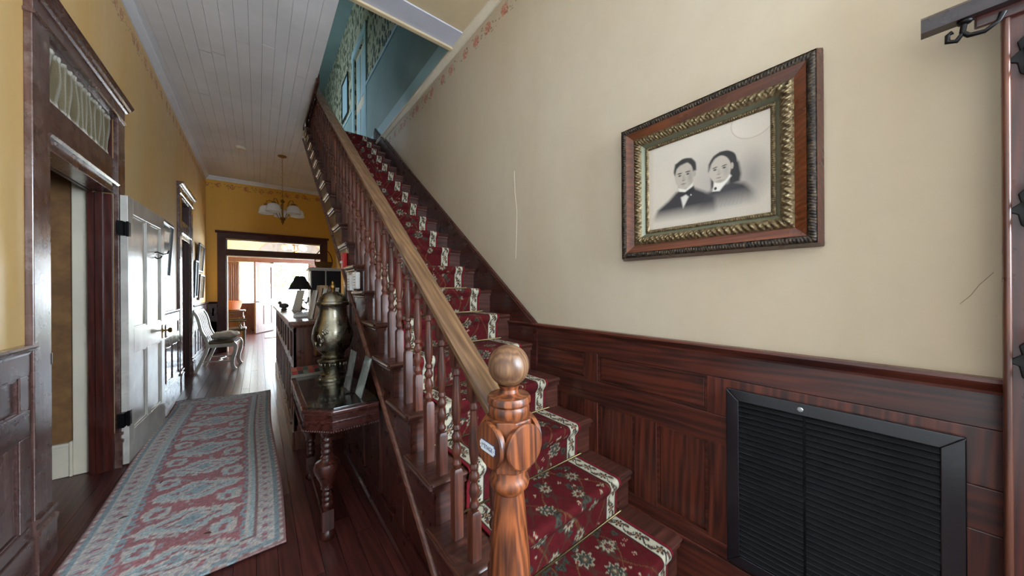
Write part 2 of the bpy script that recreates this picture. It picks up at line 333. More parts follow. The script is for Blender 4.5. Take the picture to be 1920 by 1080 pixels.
# floor: boards laid along the hall
flo = struct('floor', DARK, MB().box(-2.4, 2.5, -2.04, FRONTY+.12, -.06, -.022), 'dark red stained floor of narrow boards')
pl = MB().box(0, 1, 0, 1, 0, 1).mesh('floor_board', W['floor'])
bw = .0885
x = XL-.02; r = random.Random(3)
while x < 1.60:
    y = -1.9
    while y < FRONTY-.05:
        ln = min(r.uniform(2.2, 4.6), FRONTY-y)
        inst('floor_board', pl, flo, (x+.0012, y, -.022), (bw-.0024, ln-.002, .022-r.uniform(0, .0012)))
        y += ln
    x += bw
fl2 = MB().box(-2.4, XL-.021, -2.0, FRONTY, -.022, -.002).build('floor_side', W['floor'], flo)
# ceiling: painted boards
ce = struct('ceiling', DARK, MB().box(-1.0, XS, -1.92, FRONTY+.12, CEIL+.016, CEIL+.05), 'white painted tongue and groove board ceiling')
cbm = MB().box(0, 1, 0, 1, 0, 1).mesh('ceiling_board', PAINT)
nb = 14; cw = (XS-XL)/nb
for i in range(nb):
    y = -1.9-r.uniform(0, 2)
    while y < FARY:
        ln = r.uniform(2.6, 4.8); a, b = max(y, -1.9), min(y+ln, FARY)
        if b-a > .05: inst('ceiling_board', cbm, ce, (XL+i*cw+.001, a+.0015, CEIL+r.uniform(0, .0015)), (cw-.0022, b-a-.006, .018))
        y += ln
for i in range(10):
    inst('ceiling_board', cbm, ce, (XS+i*.105+.001, 5.78, CEIL+r.uniform(0, .001)), (.1028, FARY-5.78, .018))
box('foyer_ceiling', PL_C, ce, -1.0, 2.4, FARY+.12, FRONTY, CEIL-.002, CEIL+.014, 0)
nc = struct('ceiling_near', PL_C, MB().box(XS, XR, -1.92, 2.71, CEIL, CEIL+.05), 'beige plaster ceiling over the foot of the stairs')
hd = struct('trim_1', LAV, MB().box(XS, XR, 2.71, 2.93, CEIL-.012, CEIL+.06), 'pale blue trim board across the near end of the stairwell')
box('edge_bead', PL_C, hd, XS, XR, 2.93, 2.975, CEIL-.03, CEIL+.06, .006)
ft = struct('trim_2', W['mah_y'], MB().box(XS-.012, XS+.02, 4.35, 5.8, CEIL-.05, CEIL+.055), 'dark wooden fascia edging the stairwell')
ul = struct('floor_upper', W['floor'], MB().box(XS, XR+.1, Y1+RUN*19+.03, 12.0, CEIL+.02, CEIL+.06), 'upper hall floor at the head of the stairs')
ul2 = struct('floor_upper_side', W['floor'], MB().box(-1.0, XS-.0, -1.0, 12.0, CEIL+.05, CEIL+.06), 'upper hall floor beside the stairwell')
# crown
CR = [(0, 0), (0, -.075), (.012, -.075), (.016, -.06), (.045, -.025), (.06, -.018), (.06, 0)]
MB().sweep(CR, (XL, -1.9, CEIL), (XL, FARY, CEIL), (1, 0, 0)).build('crown_molding', PAINT, wl)
MB().sweep(CR, (XL, FARY, CEIL), (XR, FARY, CEIL), (0, -1, 0)).build('crown_molding', PAINT, wf)
MB().sweep([(0, 0), (0, -.07), (.014, -.07), (.02, -.055), (.034, -.025), (.046, -.018), (.046, 0)], (XR, -1.9, CEIL), (XR, 5.66, CEIL), (-1, 0, 0)).build('crown_molding', CREAM, wr)
CRK = plain('crack_line', srgb(226, 214, 190), .7); CRK2 = plain('dark_crack_line', srgb(96, 84, 68), .8)
MB().tube([(XR-.0005, 1.985, 2.32), (XR-.0005, 1.98, 2.15), (XR-.0005, 1.955, 1.98), (XR-.0005, 1.96, 1.86), (XR-.0005, 1.975, 1.62)], .0014, 5).build('hairline_crack', CRK, wr)
MB().tube([(XR-.0005, -.135, 1.42), (XR-.0005, -.112, 1.385), (XR-.0005, -.098, 1.355), (XR-.0005, -.08, 1.33)], .0005, 5).build('hairline_crack', CRK2, wr)
# ---------------- wainscot
def wains(parent, plane, base, sgn, u0, u1, my, mz, units=None, ztop=1.128, half=True):
    wbox('wainscot_backing', mz, parent, plane, base, sgn, u0, u1, .0, ztop-.04, 0, .006, 0)
    n = max(1, round((u1-u0)/.69)); st = .092
    if units is None:
        L_ = (u1-u0-st)/n; units = [(u0+st+i*L_, u0+(i+1)*L_) for i in range(n)]
    wbox('baseboard', my, parent, plane, base, sgn, u0, u1, 0, .2, .006, .03)
    wbox('top_rail', my, parent, plane, base, sgn, u0, u1, .985, ztop-.035, .006, .022)
    wbox('mid_rail', my, parent, plane, base, sgn, u0, u1, .695, .82, .006, .022)
    wbox('bottom_rail', my, parent, plane, base, sgn, u0, u1, .2, .265, .006, .022)
    edges = [u0]+[e for q in units for e in q]+[u1]
    for i in range(0, len(edges), 2):
        if edges[i+1]-edges[i] > .004:
            wbox('stile', mz, parent, plane, base, sgn, edges[i], edges[i+1], .82, .985, .006, .021); wbox('stile', mz, parent, plane, base, sgn, edges[i], edges[i+1], .265, .695, .006, .021)
    for a, b in units:
        m = (a+b)/2
        wbox('stile', mz, parent, plane, base, sgn, m-.062, m+.062, .265, .695, .006, .021)
        for (p, q, z0, z1, mt) in ((a, b, .82, .985, my), (a, m-.062, .265, .695, mz), (m+.062, b, .265, .695, mz)):
            if q-p < .05: continue
            wbox('panel', mt, parent, plane, base, sgn, p+.016, q-.016, z0+.016, z1-.016, .005, .011, .004)
            mb = MB()
            for (e0, e1, f0, f1) in ((p, q, z0, z0+.012), (p, q, z1-.012, z1), (p, p+.012, z0+.012, z1-.012), (q-.012, q, z0+.012, z1-.012)):
                a0, a1 = sorted((base+sgn*.006, base+sgn*.017))
                mb.box(a0, a1, e0, e1, f0, f1) if plane == 'x' else mb.box(e0, e1, a0, a1, f0, f1)
            mb.build('panel_bead', my, parent)
    side = (sgn, 0, 0) if plane == 'x' else (0, sgn, 0)
    P = lambda u: (base, u, ztop) if plane == 'x' else (u, base, ztop)
    MB().sweep([(0, 0), (0, -.045), (.022, -.045), (.024, -.036), (.03, -.03), (.04, -.018), (.045, -.01), (.04, 0)], P(u0), P(u1), side).build('chair_rail', my, parent)
wains(wr, 'x', XR, -1, -.7, 2.05, W['pine_y'], W['pine_z'], [(.587, 1.184), (1.28, 1.877)])
wains(wl, 'x', XL, 1, 1.2, D1[0]-.175, W['case_y'], W['case_z'])
wains(wl, 'x', XL, 1, D1[1]+.155, D2[0]-.145, W['case_y'], W['case_z'])
wains(wl, 'x', XL, 1, D2[1]+.145, FARY, W['mah_y'], W['mah_z'])
wains(wf, 'y', FARY, -1, XL+.03, FO[0]-.145, W['mah_x'], W['mah_z'])
# ---------------- cased doorways in the left wall
def bead(mb, x0, x1, y0, y1, z0, z1): return mb.box(x0, x1, y0, y1, z0, z1)
def doorway(name, d, label):
    y0, y1 = d; cwid = .165; t = tag(empty(name), label, None, None, 'structure')
    for a, b in ((y0-cwid, y0), (y1, y1+cwid*.92)):
        box('casing_board', W['case_z'], t, XL, XL+.028, a, b, .27, 2.745, .004)
        pb = MB().prism([(0, 0), (.04, 0), (.04, .19), (.046, .195), (.046, .215), (.034, .222), (.03, .235), (.034, .25), (.044, .256), (.044, .275), (0, .275)], 'y', a-.006, b+.006); pb.v = [(v[0]+XL, v[1], v[2]) for v in pb.v]
        pb.build('plinth_block', W['case_z'], t)
    box('head_board', W['case_y'], t, XL, XL+.03, y0-cwid, y1+cwid*.92, 2.745, 2.85, .003)
    MB().sweep([(0, 0), (.028, 0), (.042, .008), (.05, .02), (.062, .03), (.072, .044), (.076, .056), (0, .056)], (XL, y0-cwid-.03, 2.84), (XL, y1+cwid*.92+.03, 2.84), (1, 0, 0)).build('cornice', W['case_y'], t)
    MB().sweep([(0, 0), (.034, 0), (.042, .009), (.034, .018), (0, .018)], (XL, y0-cwid-.006, 2.734), (XL, y1+cwid*.92+.006, 2.734), (1, 0, 0)).build('head_bead', W['case_y'], t)
    box('transom_bar', W['case_y'], t, XL-.10, XL+.012, y0, y1, 2.135, 2.40, .003)
    box('transom_head', W['case_y'], t, XL-.12, XL+.006, y0, y1, 2.715, 2.734, .002)
    MB().sweep([(0, 0), (.026, 0), (.036, .012), (.026, .024), (0, .024)], (XL, y0, 2.198), (XL, y1, 2.198), (1, 0, 0)).build('transom_bead', W['case_y'], t)
    box('head_jamb', W['jamb'], t, XL-.12, XL-.1005, y0, y1, 2.13, 2.21, .002)
    for a, b in ((y0, y0+.02), (y1-.02, y1)):
        box('side_jamb', W['jamb'], t, XL-.122, XL-.001, a, b, 0, 2.13, .002)
        box('transom_jamb', W['jamb'], t, XL-.12, XL-.001, a, b, 2.40, 2.734, .002)
        c = (a+b)/2; s = .012 if a == y0 else -.012
        box('door_stop', W['jamb'], t, XL-.085, XL-.045, min(c, c+s*2), max(c, c+s*2), 0, 2.13, .002)
    return t
dr1 = doorway('door_1', D1, 'tall cased doorway with curtained transom at the front left')
dr2 = doorway('door_2', D2, 'dark cased doorway farther along the left wall')
box('strike_plate', IRON, dr1, XL-.02, XL+.0295, D1[0]-.006, D1[0]+.004, 1.0, 1.06, .001)
# side rooms behind the doorways
rm = tag(empty('wall_side_room'), 'dim side room seen through the front left doorway', None, None, 'structure')
box('papered_wall', BROWNPAPER, rm, -2.4, XL-.12, 3.95, 4.05, 0, 3.0, 0)
box('room_back', BROWNPAPER, rm, -2.4, -2.3, 2.3, 3.95, 0, 3.0, 0); box('room_near', BROWNPAPER, rm, -2.3, XL-.12, 2.2, 2.3, 0, 3.0, 0); box('room_ceiling', PL_C, rm, -2.4, XL-.12, 2.2, 4.05, 3.0, 3.1, 0)
box('corner_board', CREAM, rm, -1.095, XL-.121, 3.925, 3.95, 0, 2.3, .004); box('corner_board_edge', CREAM, rm, -1.11, -1.095, 3.915, 3.95, 0, .26, .003)
box('baseboard', CREAM, rm, -2.3, -1.11, 3.93, 3.95, 0, .24, .003); box('baseboard_cap', CREAM, rm, -2.3, -1.11, 3.922, 3.95, .225, .25, .004)
BLUEW = paint('dim_blue_wall', srgb(70, 96, 116), .6)
rm2 = tag(empty('wall_blue_room'), 'dim blue room seen through the farther left doorway', None, None, 'structure')
box('room_end', BLUEW, rm2, -2.4, XL-.12, 7.5, 7.6, 0, 3.0, 0); box('room_back', BLUEW, rm2, -2.4, -2.3, 6.2, 7.5, 0, 3.0, 0); box('room_near', BLUEW, rm2, -2.3, XL-.12, 6.1, 6.2, 0, 3.0, 0); box('room_ceiling', BLUEW, rm2, -2.4, XL-.12, 6.1, 7.6, 3.0, 3.1, 0)
box('transom_pane', PANE, dr2, XL-.07, XL-.064, D2[0]+.02, D2[1]-.02, 2.40, 2.734, 0)
# gathered curtain in the first transom
m_, n_ = 60, 300
zz, yy = np.meshgrid(np.linspace(0, 1, m_), np.linspace(0, 1, n_), indexing='ij')
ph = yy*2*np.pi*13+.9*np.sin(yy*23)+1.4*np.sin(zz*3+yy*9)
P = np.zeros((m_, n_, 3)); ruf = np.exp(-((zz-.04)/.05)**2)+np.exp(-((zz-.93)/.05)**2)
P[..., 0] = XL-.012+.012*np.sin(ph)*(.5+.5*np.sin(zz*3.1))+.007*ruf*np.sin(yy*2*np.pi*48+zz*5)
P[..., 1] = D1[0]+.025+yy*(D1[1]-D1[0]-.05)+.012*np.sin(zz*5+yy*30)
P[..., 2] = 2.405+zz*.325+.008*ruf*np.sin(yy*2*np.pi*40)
crest_light = np.clip((np.sin(ph)-.55)/.45, 0, 1)[..., None]  # fold crests paler: the light on the folds is put into the colour
C = L(112, 100, 76)*(1-crest_light*.8)+L(176, 170, 156)*crest_light*.8
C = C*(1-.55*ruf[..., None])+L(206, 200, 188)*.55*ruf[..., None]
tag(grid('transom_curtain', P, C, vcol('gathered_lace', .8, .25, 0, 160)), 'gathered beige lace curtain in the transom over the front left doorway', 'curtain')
# ---------------- door leaves
def door_leaf(parent, loc, rz, wd, ht, th, mat, glazed=False, name='door_leaf'):
    """hinged at local origin, runs along +Y, thickness towards +X"""
    t = empty(name, loc, rz); t.parent = parent; s = .115; lock0, lock1 = .86, 1.06
    def b(nm, *a, bev=.003, m=mat): return box(nm, m, t, *a, bev)
    b('stile', 0, th, 0, s, 0, ht); b('stile', 0, th, wd-s, wd, 0, ht)
    b('rail', 0, th, s, wd-s, 0, .24); b('rail', 0, th, s, wd-s, lock0, lock1); b('rail', 0, th, s, wd-s, ht-.13, ht)
    mid = wd/2
    if not glazed: b('stile', 0, th, mid-.05, mid+.05, lock1, ht-.13)
    b('stile', 0, th, mid-.05, mid+.05, .24, lock0)
    cells = [(s, mid-.05, .24, lock0), (mid+.05, wd-s, .24, lock0)]+([] if glazed else [(s, mid-.05, lock1, ht-.13), (mid+.05, wd-s, lock1, ht-.13)])
    for a, c, z0, z1 in cells:
        b('panel', .012, th-.012, a-.002, c+.002, z0-.002, z1+.002, bev=0)
        mb = MB()
        for y0, y1, q0, q1 in ((a, c, z0, z0+.014), (a, c, z1-.014, z1), (a, a+.014, z0+.014, z1-.014), (c-.014, c, z0+.014, z1-.014)): mb.box(.006, th-.005, y0, y1, q0, q1)
        mb.build('panel_bead', mat, t)
    return t
lf = door_leaf(dr1, (XL+.03, D1[1]+.012, .012), -math.radians(2.2), 1.0, 2.125, .042, LEAF)
for z in (.36, 1.86):
    h = MB().box(-.004, .028, -.055, -.004, z-.055, z+.055).box(.0425, .046, .0, .045, z-.055, z+.055).lathe([(.008, z-.06), (.008, z+.06)], (.04, -.004, 0), 10).box(.012, .044, -.001, .002, z-.055, z+.055)
    h.build('hinge', IRON, lf)
kn = MB().lathe([(.024, 0), (.024, .006), (.009, .008), (.009, .035), (.022, .042), (.027, .055), (.02, .068), (.001, .07)], (.042, .93, .96), 16, 'x').build('door_knob', BRASS, lf, 40)
MB().box(.042, .046, .905, .955, .88, 1.02).build('escutcheon', BRASS, lf, None, .002)
hk = thing('coat_hook', 'wrought iron double coat hook on the white open door', 'hook', (XL+.074, 4.62, 1.74))
MB().sphere((0, 0, 0), .03, 12, 8, (.25, .8, 1.3)).build('back_plate', IRON, hk, 60)
MB().tube([(.0, 0, .01), (.03, 0, .02), (.07, 0, .0), (.10, 0, .01), (.11, 0, .04)], .006).build('upper_prong', IRON, hk, 60)
MB().tube([(.0, 0, -.02), (.03, 0, -.045), (.055, 0, -.035), (.06, 0, -.015)], .006).build('lower_prong', IRON, hk, 60)
# ---------------- cased opening in the end wall
d3 = tag(empty('door_3'), 'wide dark wood cased opening with glazed transom', None, None, 'structure')
for a, b in ((FO[0]-.145, FO[0]), (FO[1], FO[1]+.145)): box('casing_board', W['dull_z'], d3, a, b, FARY-.028, FARY, 0, 2.53, .004)
box('head_board', W['dull_x'], d3, FO[0]-.145, FO[1]+.145, FARY-.03, FARY, 2.53, 2.65, .003)
MB().sweep([(0, 0), (.03, 0), (.05, .02), (.065, .03), (.07, .05), (0, .05)], (FO[0]-.175, FARY, 2.64), (FO[1]+.175, FARY, 2.64), (0, -1, 0)).build('cornice', W['dull_x'], d3)
box('transom_bar', W['dull_x'], d3, FO[0], FO[1], FARY-.022, FARY+.1, 2.155, 2.28, .003)
for a, b in ((FO[0], FO[0]+.02), (FO[1]-.02, FO[1])): box('side_jamb', CREAM, d3, a, b, FARY-.005, FARY+.125, 0, 2.155, .002)
box('head_jamb', CREAM, d3, FO[0], FO[1], FARY-.005, FARY+.125, 2.135, 2.155, .002)
for nm, a in (('transom_frame', (FO[0], FO[1], 2.28, 2.292)), ('transom_frame', (FO[0], FO[1], 2.498, 2.51)), ('transom_frame', (FO[0], FO[0]+.02, 2.292, 2.498)), ('transom_frame', (FO[1]-.02, FO[1], 2.292, 2.498))):
    box(nm, BLACK, d3, a[0], a[1], FARY-.01, FARY+.03, a[2], a[3], .001)
box('transom_pane', PANE, d3, FO[0]+.02, FO[1]-.02, FARY+.01, FARY+.015, 2.292, 2.498, 0)
# ---------------- entrance: pilasters, entablature, sidelights, open door
d4 = tag(empty('door_4'), 'open panelled front door between pilasters and curtained sidelights', None, None, 'structure')
for a, b in ((-.82, -.49), (1.44, 1.70)):
    box('pilaster', W['door_pink'], d4, a, b, FRONTY-.06, FRONTY, 0, 2.28, .004)
    nfl = 6
    for i in range(nfl):
        c = a+(b-a)*(i+.5)/nfl; MB().lathe([(.016, .95), (.016, 2.2)], (c, FRONTY-.06, 0), 8).build('flute', W['door_pink'], d4, 60)
box('entablature', W['door_pink'], d4, -.86, 2.1, FRONTY-.075, FRONTY, 2.3, 2.46, .004)
MB().sweep([(0, 0), (.07, 0), (.1, .03), (.11, .06), (0, .06)], (-.9, FRONTY, 2.46), (2.15, FRONTY, 2.46), (0, -1, 0)).build('cornice', W['door_pink'], d4)
for a, b in ((-.1, .0), (.32, .41), (1.41, 1.44)): box('jamb_post', W['door_pink'], d4, a, b, FRONTY-.03, FRONTY, 0, 2.3, .003)
box('sidelight_panel', W['mah_z'], d4, -.47, -.1, FRONTY-.02, FRONTY, .0, .95, .004); box('sidelight_panel', W['mah_z'], d4, 1.72, 2.1, FRONTY-.02, FRONTY, .0, .95, .004)
arch = [(.95+.95*math.cos(a), 2.54+.62*math.sin(a)) for a in np.linspace(0, math.pi, 25)]
MB().prism(arch, 'y', FRONTY-.02, FRONTY).build('arched_panel', paint('grey_arch_paint', srgb(150, 146, 142), .6), d4)
for a, b in (SL, SR):
    m_, n_ = 24, 90; zz, xx = np.meshgrid(np.linspace(0, 1, m_), np.linspace(0, 1, n_), indexing='ij')
    P = np.stack([a+xx*(b-a), FRONTY-.01+.012*np.sin(xx*2*np.pi*9+zz), .96+zz*1.32], -1)
    tag(grid('sidelight_curtain', P, None, SHEER), ('sheer white curtain in the sidelight left of the front door' if a < 0 else 'narrow sheer curtain in the sidelight right of the front door'), 'curtain')
fl = door_leaf(d4, (.41, FRONTY-.04, .02), math.radians(148.5), .92, 2.24, .045, W['door_pink'], True)
box('door_pane', PANE, fl, .018, .024, .115, .805, 1.06, 2.11, 0)
MB().lathe([(.02, 0), (.008, .01), (.008, .04), (.024, .055), (.001, .07)], (.045, .86, .98), 12, 'x').build('door_knob', IRON, fl, 50)
MB().lathe([(.02, 0), (.008, .01), (.008, .04), (.024, .055), (.001, .07)], (0, .86, .98), 12, 'x').xf(Matrix.Diagonal((-1, 1, 1, 1))).build('door_knob', IRON, fl, 50)
# ---------------- upper hall seen through the stairwell
UZ = CEIL+.06
wu = wall_grid('wall_upper_right', LEAFPAPER, 'x', XR, XR+.12, [2.0, 6.45, 7.3, 12.0], [CEIL, UZ, 6.2, 7.4], [(6.45, 7.3, UZ, 6.2)], 'leaf patterned wallpaper wall of the upper hall')
for a, b in ((2.0, 6.32), (7.43, 12.0)):
    box('wainscot_board', TEAL, wu, XR-.012, XR, a, b, UZ+.16, 5.17, 0); box('baseboard', AQUA, wu, XR-.02, XR, a, b, CEIL, UZ+.16, .004); box('wainscot_cap', AQUA, wu, XR-.03, XR, a, b, 5.16, 5.21, .004)
d5 = tag(empty('door_5'), 'pale blue cased door in the upper hall', None, None, 'structure')
for a, b in ((6.32, 6.45), (7.3, 7.43)): box('casing_board', AQUA, d5, XR-.03, XR, a, b, UZ, 6.33, .004)
box('head_board', AQUA, d5, XR-.032, XR, 6.3, 7.45, 6.2, 6.36, .004)
box('door_leaf', CREAM, d5, XR+.03, XR+.07, 6.45, 7.3, UZ, 6.2, .003)
for a, b, c, d in ((6.55, 6.84, UZ+.25, 5.0), (6.92, 7.2, UZ+.25, 5.0), (6.55, 6.84, 5.2, 6.1), (6.92, 7.2, 5.2, 6.1)): box('door_panel', AQUA, d5, XR+.02, XR+.03, a, b, c, d, .006)
wall_grid('wall_upper_left', TEAL, 'x', -1.12, -1.0, [2.0, 7.8, 8.35, 12.0], [UZ, 4.85, 5.65, 7.4], [(7.8, 8.35, 4.85, 5.65)], 'teal upper hall wall with an added unseen window')  # window opening put in out of view to light the upper hall
wall_grid('wall_upper_end', LEAFPAPER, 'y', 12.0, 12.12, [-1.12, XR+.12], [UZ, 7.4], [], 'papered end wall of the upper hall')
wall_grid('wall_upper_near', TEAL, 'y', 1.88, 2.0, [-1.12, XR+.12], [UZ, 7.4], [], 'near wall of the upper hall')
struct('ceiling_upper', TEAL, MB().box(-1.12, XR+.12, 1.88, 12.12, 7.4, 7.46), 'teal ceiling of the upper hall')
pf = thing('upper_picture', 'narrow dark framed picture on the upper hall wallpaper', 'picture', (XR, 0, 0))
for a in ((-.03, 0, 7.85, 8.5, 5.32, 5.36), (-.03, 0, 7.85, 8.5, 6.2, 6.24), (-.03, 0, 7.85, 7.89, 5.36, 6.2), (-.03, 0, 8.46, 8.5, 5.36, 6.2)): box('frame_bar', BLACK, pf, *a)
box('print', AQUA, pf, -.015, -.002, 7.89, 8.46, 5.36, 6.2, 0)
# ---------------- unseen windows behind the photographer, and a foyer one added to brighten the hall
for nm, base, plane, (u0, u1, z0, z1) in (('window_1', -1.99, 'y', (.85, 1.55, 1.3, 3.1)), ('window_2', XR+.03, 'x', (-1.7, -.8, .75, 2.75)), ('added_foyer_window', 2.34, 'x', (10.3, 12.3, .8, 2.8))):
    t = tag(empty(nm), 'unseen tall sash window', None, None, 'structure')
    for a, b, c, d in ((u0, u1, z0, z0+.05), (u0, u1, z1-.05, z1), (u0, u0+.05, z0+.05, z1-.05), (u1-.05, u1, z0+.05, z1-.05), (u0+.05, u1-.05, (z0+z1)/2-.02, (z0+z1)/2+.02)):
        wbox('window_frame', CREAM, t, plane, base, 1, a, b, c, d, 0, .05)
# ---------------- outdoors
gr = struct('ground', paint('pale_forecourt', srgb(176, 172, 154), .9, .1, .5), MB().box(-30, 34, FRONTY+.12, 60, -.3, -.12), 'pale sunlit ground outside the front door')
struct('porch', paint('porch_boards', srgb(206, 200, 192), .7), MB().box(-3, 5, FRONTY+.12, FRONTY+2.4, -.12, -.02), 'pale porch floor outside the front door')
struct('sky_block_roof', paint('sky_block_boards', srgb(176, 176, 170), .7), MB().box(-3, 5, FRONTY+.12, FRONTY+2.3, 2.62, 2.72), 'added pale board roof that keeps sky light off the front door')  # roof out of view, added to hold sky light off the open door
GREEN = paint('tree_leaves', srgb(120, 146, 84), .7, .3, 3); BARK = paint('tree_bark', srgb(110, 90, 72), .9, .2)
for i, (x, y, h, lb) in enumerate(((1.2, 30, 4.2, 'leafy green tree seen through the open front door'), (6.4, 34, 5.0, 'broad tree right of the forecourt beyond the front door'), (-4.5, 32, 4.6, 'green tree left of the forecourt behind the sidelight'))):
    t = thing('tree', lb, 'tree', (x, y, -.12), 0, 'trees outside the front door'); rr = random.Random(i)
    MB().tube([(0, 0, 0), (.05, 0, h*.3), (0, .05, h*.62)], [.16, .13, .08], 8).build('trunk', BARK, t, 60)
    mb = MB()
    for _ in range(900):
        a, b, q = rr.uniform(0, 6.283), rr.uniform(-1, 1), rr.uniform(.5, 1)**.5
        s = math.sqrt(1-b*b); c = Vector((math.cos(a)*s*q*h*.36, math.sin(a)*s*q*h*.36, h*.68+b*q*h*.36)); d = Vector((rr.uniform(-1, 1), rr.uniform(-1, 1), rr.uniform(-.6, .6))).normalized(); e = d.cross(Vector((.3, .2, 1))).normalized()
        mb.add([c-d*.2, c+e*.09, c+d*.2, c-e*.09], [(0, 1, 2, 3)])
    mb.build('foliage', GREEN, t)['kind'] = 'stuff'
# ================================================================ STAIRCASE
NST = 19
def ny(n): return Y1+RUN*(n-1)
st = thing('staircase', 'dark red wooden staircase with turned balusters climbing along the cream wall', 'staircase')
XT0, XT1, XB = .550, 1.585, .618
XSC, XS = XS, .578      # stair side plane
tm = MB().prism([(0, -.012), (.006, -.026), (.02, -.03), (RUN+.045, -.03), (RUN+.045, 0), (.02, 0), (.006, -.004)], 'x', XT0, XT1).mesh('tread', W['tread'], 40)
rnm = MB().tube([(XT0, .008, -.015), (XT0, RUN+.045, -.015)], .015, 12).tube([(XT0+.012, .02, -.04), (XT0+.012, RUN+.045, -.04)], .01, 10).mesh('return_nosing', W['nosing'], 60)
sm_ = MB().prism([(.012, -.05), (.03, -.05), (.03, -.03), (.012, -.03)], 'x', XT0+.012, XT1).mesh('scotia', W['tread'])
rm_ = MB().box(XS, XT1, .028, .046, -RISE, -.03).mesh('riser', W['tread'])
for n in range(1, NST+2):
    if n <= NST:
        inst('return_nosing', rnm, st, (0, ny(n), RISE*n)); inst('tread', tm, st, (0, ny(n), RISE*n)); inst('scotia', sm_, st, (0, ny(n), RISE*n))
    inst('riser', rm_, st, (0, ny(n), RISE*n))
box('landing_nosing', W['tread'], st, XS, XT1, ny(20), ny(20)+.1, RISE*20-.03, RISE*20+.004, .008)
DROP = .395
up = [(ny(1)+.03, 0.0)]
for n in range(1, NST+2):
    up += [(ny(n)+.03, RISE*n-.03), (ny(n+1)+.03, RISE*n-.03)] if n <= NST else [(ny(n)+.03, CEIL-.01)]
yend = ny(20)+.03
yf = Y1+RUN*(DROP/RISE-1)
low = [(yend, nose(yend)-DROP), (yf, 0.0)]
MB().prism(up+low, 'x', XS-.008, XS+.02).build('stringer', W['mah_y'], st)
MB().sweep([(-.006, -.02), (.012, -.02), (.018, -.008), (.012, .006), (.004, .012), (-.006, .012)], (XS-.008, yf, .004), (XS-.008, yend+.3, nose(yend+.3)-DROP), (-1, 0, 0)).build('stringer_molding', W['oak_y'] if False else W['counter_y'], st)
soff = [(yf+.05, 0.02), (yend+.35, nose(yend+.35)-DROP+.02), (yend+.35, nose(yend+.35)-DROP+.04), (yf+.05, .04)]
MB().prism(soff, 'x', XS+.02, XT1).build('soffit_board', W['mah_y'], st)
# panelled spandrel under the stringer
YSP = 3.05
MB().prism([(yf, 0), (YSP, 0), (YSP, nose(YSP)-DROP), ], 'x', XS+.008, XS+.03).build('spandrel_backing', W['mah_z'], st)
box('spandrel_base', W['mah_y'], st, XS-.008, XS+.008, yf-.1, YSP, 0, .14, .004); MB().sweep([(0, 0), (.012, 0), (.012, .012), (0, .022)], (XS-.008, yf-.1, 0), (XS-.008, YSP, 0), (-1, 0, 0)).build('shoe_molding', W['mah_y'], st)
y = yf+.28
while y < YSP:
    zt = nose(y)-DROP
    MB().prism([(y, .14), (y+.075, .14), (y+.075, nose(y+.075)-DROP), (y, zt)], 'x', XS-.003, XS+.008).build('spandrel_stile', W['mah_z'], st, None, .002)
    for e in (y-.012, y+.075): MB().prism([(e, .14), (e+.012, .14), (e+.012, nose(e+.012)-DROP), (e, nose(e)-DROP)], 'x', XS+.0, XS+.012).build('panel_bead', W['pine_z'], st)
    y += .40
box('spandrel_end', W['mah_z'], st, XS-.003, XS+.04, YSP-.06, YSP, 0, nose(YSP)-DROP, .003)
# skirt board on the wall
ys, ye = 1.722, ny(20)+.02
MB().prism([(ys-.02, nose(ys)+.165-.06), (ys, nose(ys)+.165), (ye, nose(ye)+.165), (ye+.1, nose(ye)+.165), (ye+.1, nose(ye)-.3), (ys, nose(ys)-.3)], 'x', 1.575, XR).build('wall_stringer', W['mah_y'], st)
MB().sweep([(0, -.02), (.014, -.02), (.022, -.008), (.016, .008), (.02, .016), (0, .022)], (1.58, ys, nose(ys)+.165), (1.58, ye, nose(ye)+.165), (-1, 0, 0)).build('skirt_molding', W['mah_y'], st)
# balusters: two to a tread
def baluster(h):
    mb = MB(); tl, tb = .10, .40; b0 = h-tl-tb; s = .0185
    def block(z0, z1, c0, c1):
        pts = []
        for z, q in ((z0, s*(.7 if c0 else 1)), (z0+(.012 if c0 else 0), s), (z1-(.012 if c1 else 0), s), (z1, s*(.7 if c1 else 1))): pts.append((z, q))
        vs_ = [(x*q, y*q, z) for z, q in pts for x, y in ((-1,-1), (1,-1), (1,1), (-1,1))]
        mb.add(vs_, [(3,2,1,0), (12,13,14,15)]+[(j*4+i, j*4+(i+1) % 4, (j+1)*4+(i+1) % 4, (j+1)*4+i) for j in range(3) for i in range(4)])
    block(0, b0, False, True); block(h-tl, h+.03, True, False)
    pr = [(.012, 0), (.013, .008), (.0185, .016), (.0185, .024), (.013, .032), (.012, .045), (.017, .058), (.02, .072), (.017, .088), (.012, .1), (.0115, .108), (.018, .116), (.0195, .126), (.018, .136), (.0125, .144), (.0125, .152), (.017, .158), (.017, .166), (.012, .174), (.015, .19), (.0185, .215), (.0195, .24), (.018, .28), (.0145, .33), (.012, .362), (.0115, .37), (.0165, .376), (.0165, .386), (.012, .394), (.012, .40)]
    mb.lathe([(r_, b0+z) for r_, z in pr], (0, 0, 0), 14)
    return mb.mesh('baluster', W['bal'], 35)
RAIL = .69
hb = [RAIL-.055+.745*d for d in (.055, .187)]
bms = [baluster(h) for h in hb]
for n in range(1, NST+1):
    for j, d in enumerate((.055, .187)):
        if n == 1 and j == 0: continue
        inst('baluster', bms[j], st, (XB, ny(n)+d, RISE*n))
RP = [(-.034, -.055), (.034, -.055), (.036, -.04), (.046, -.026), (.045, -.008), (.034, .002), (.016, .007), (-.016, .007), (-.034, .002), (-.045, -.008), (-.046, -.026), (-.036, -.04)]
y0, y1 = .845, 5.95
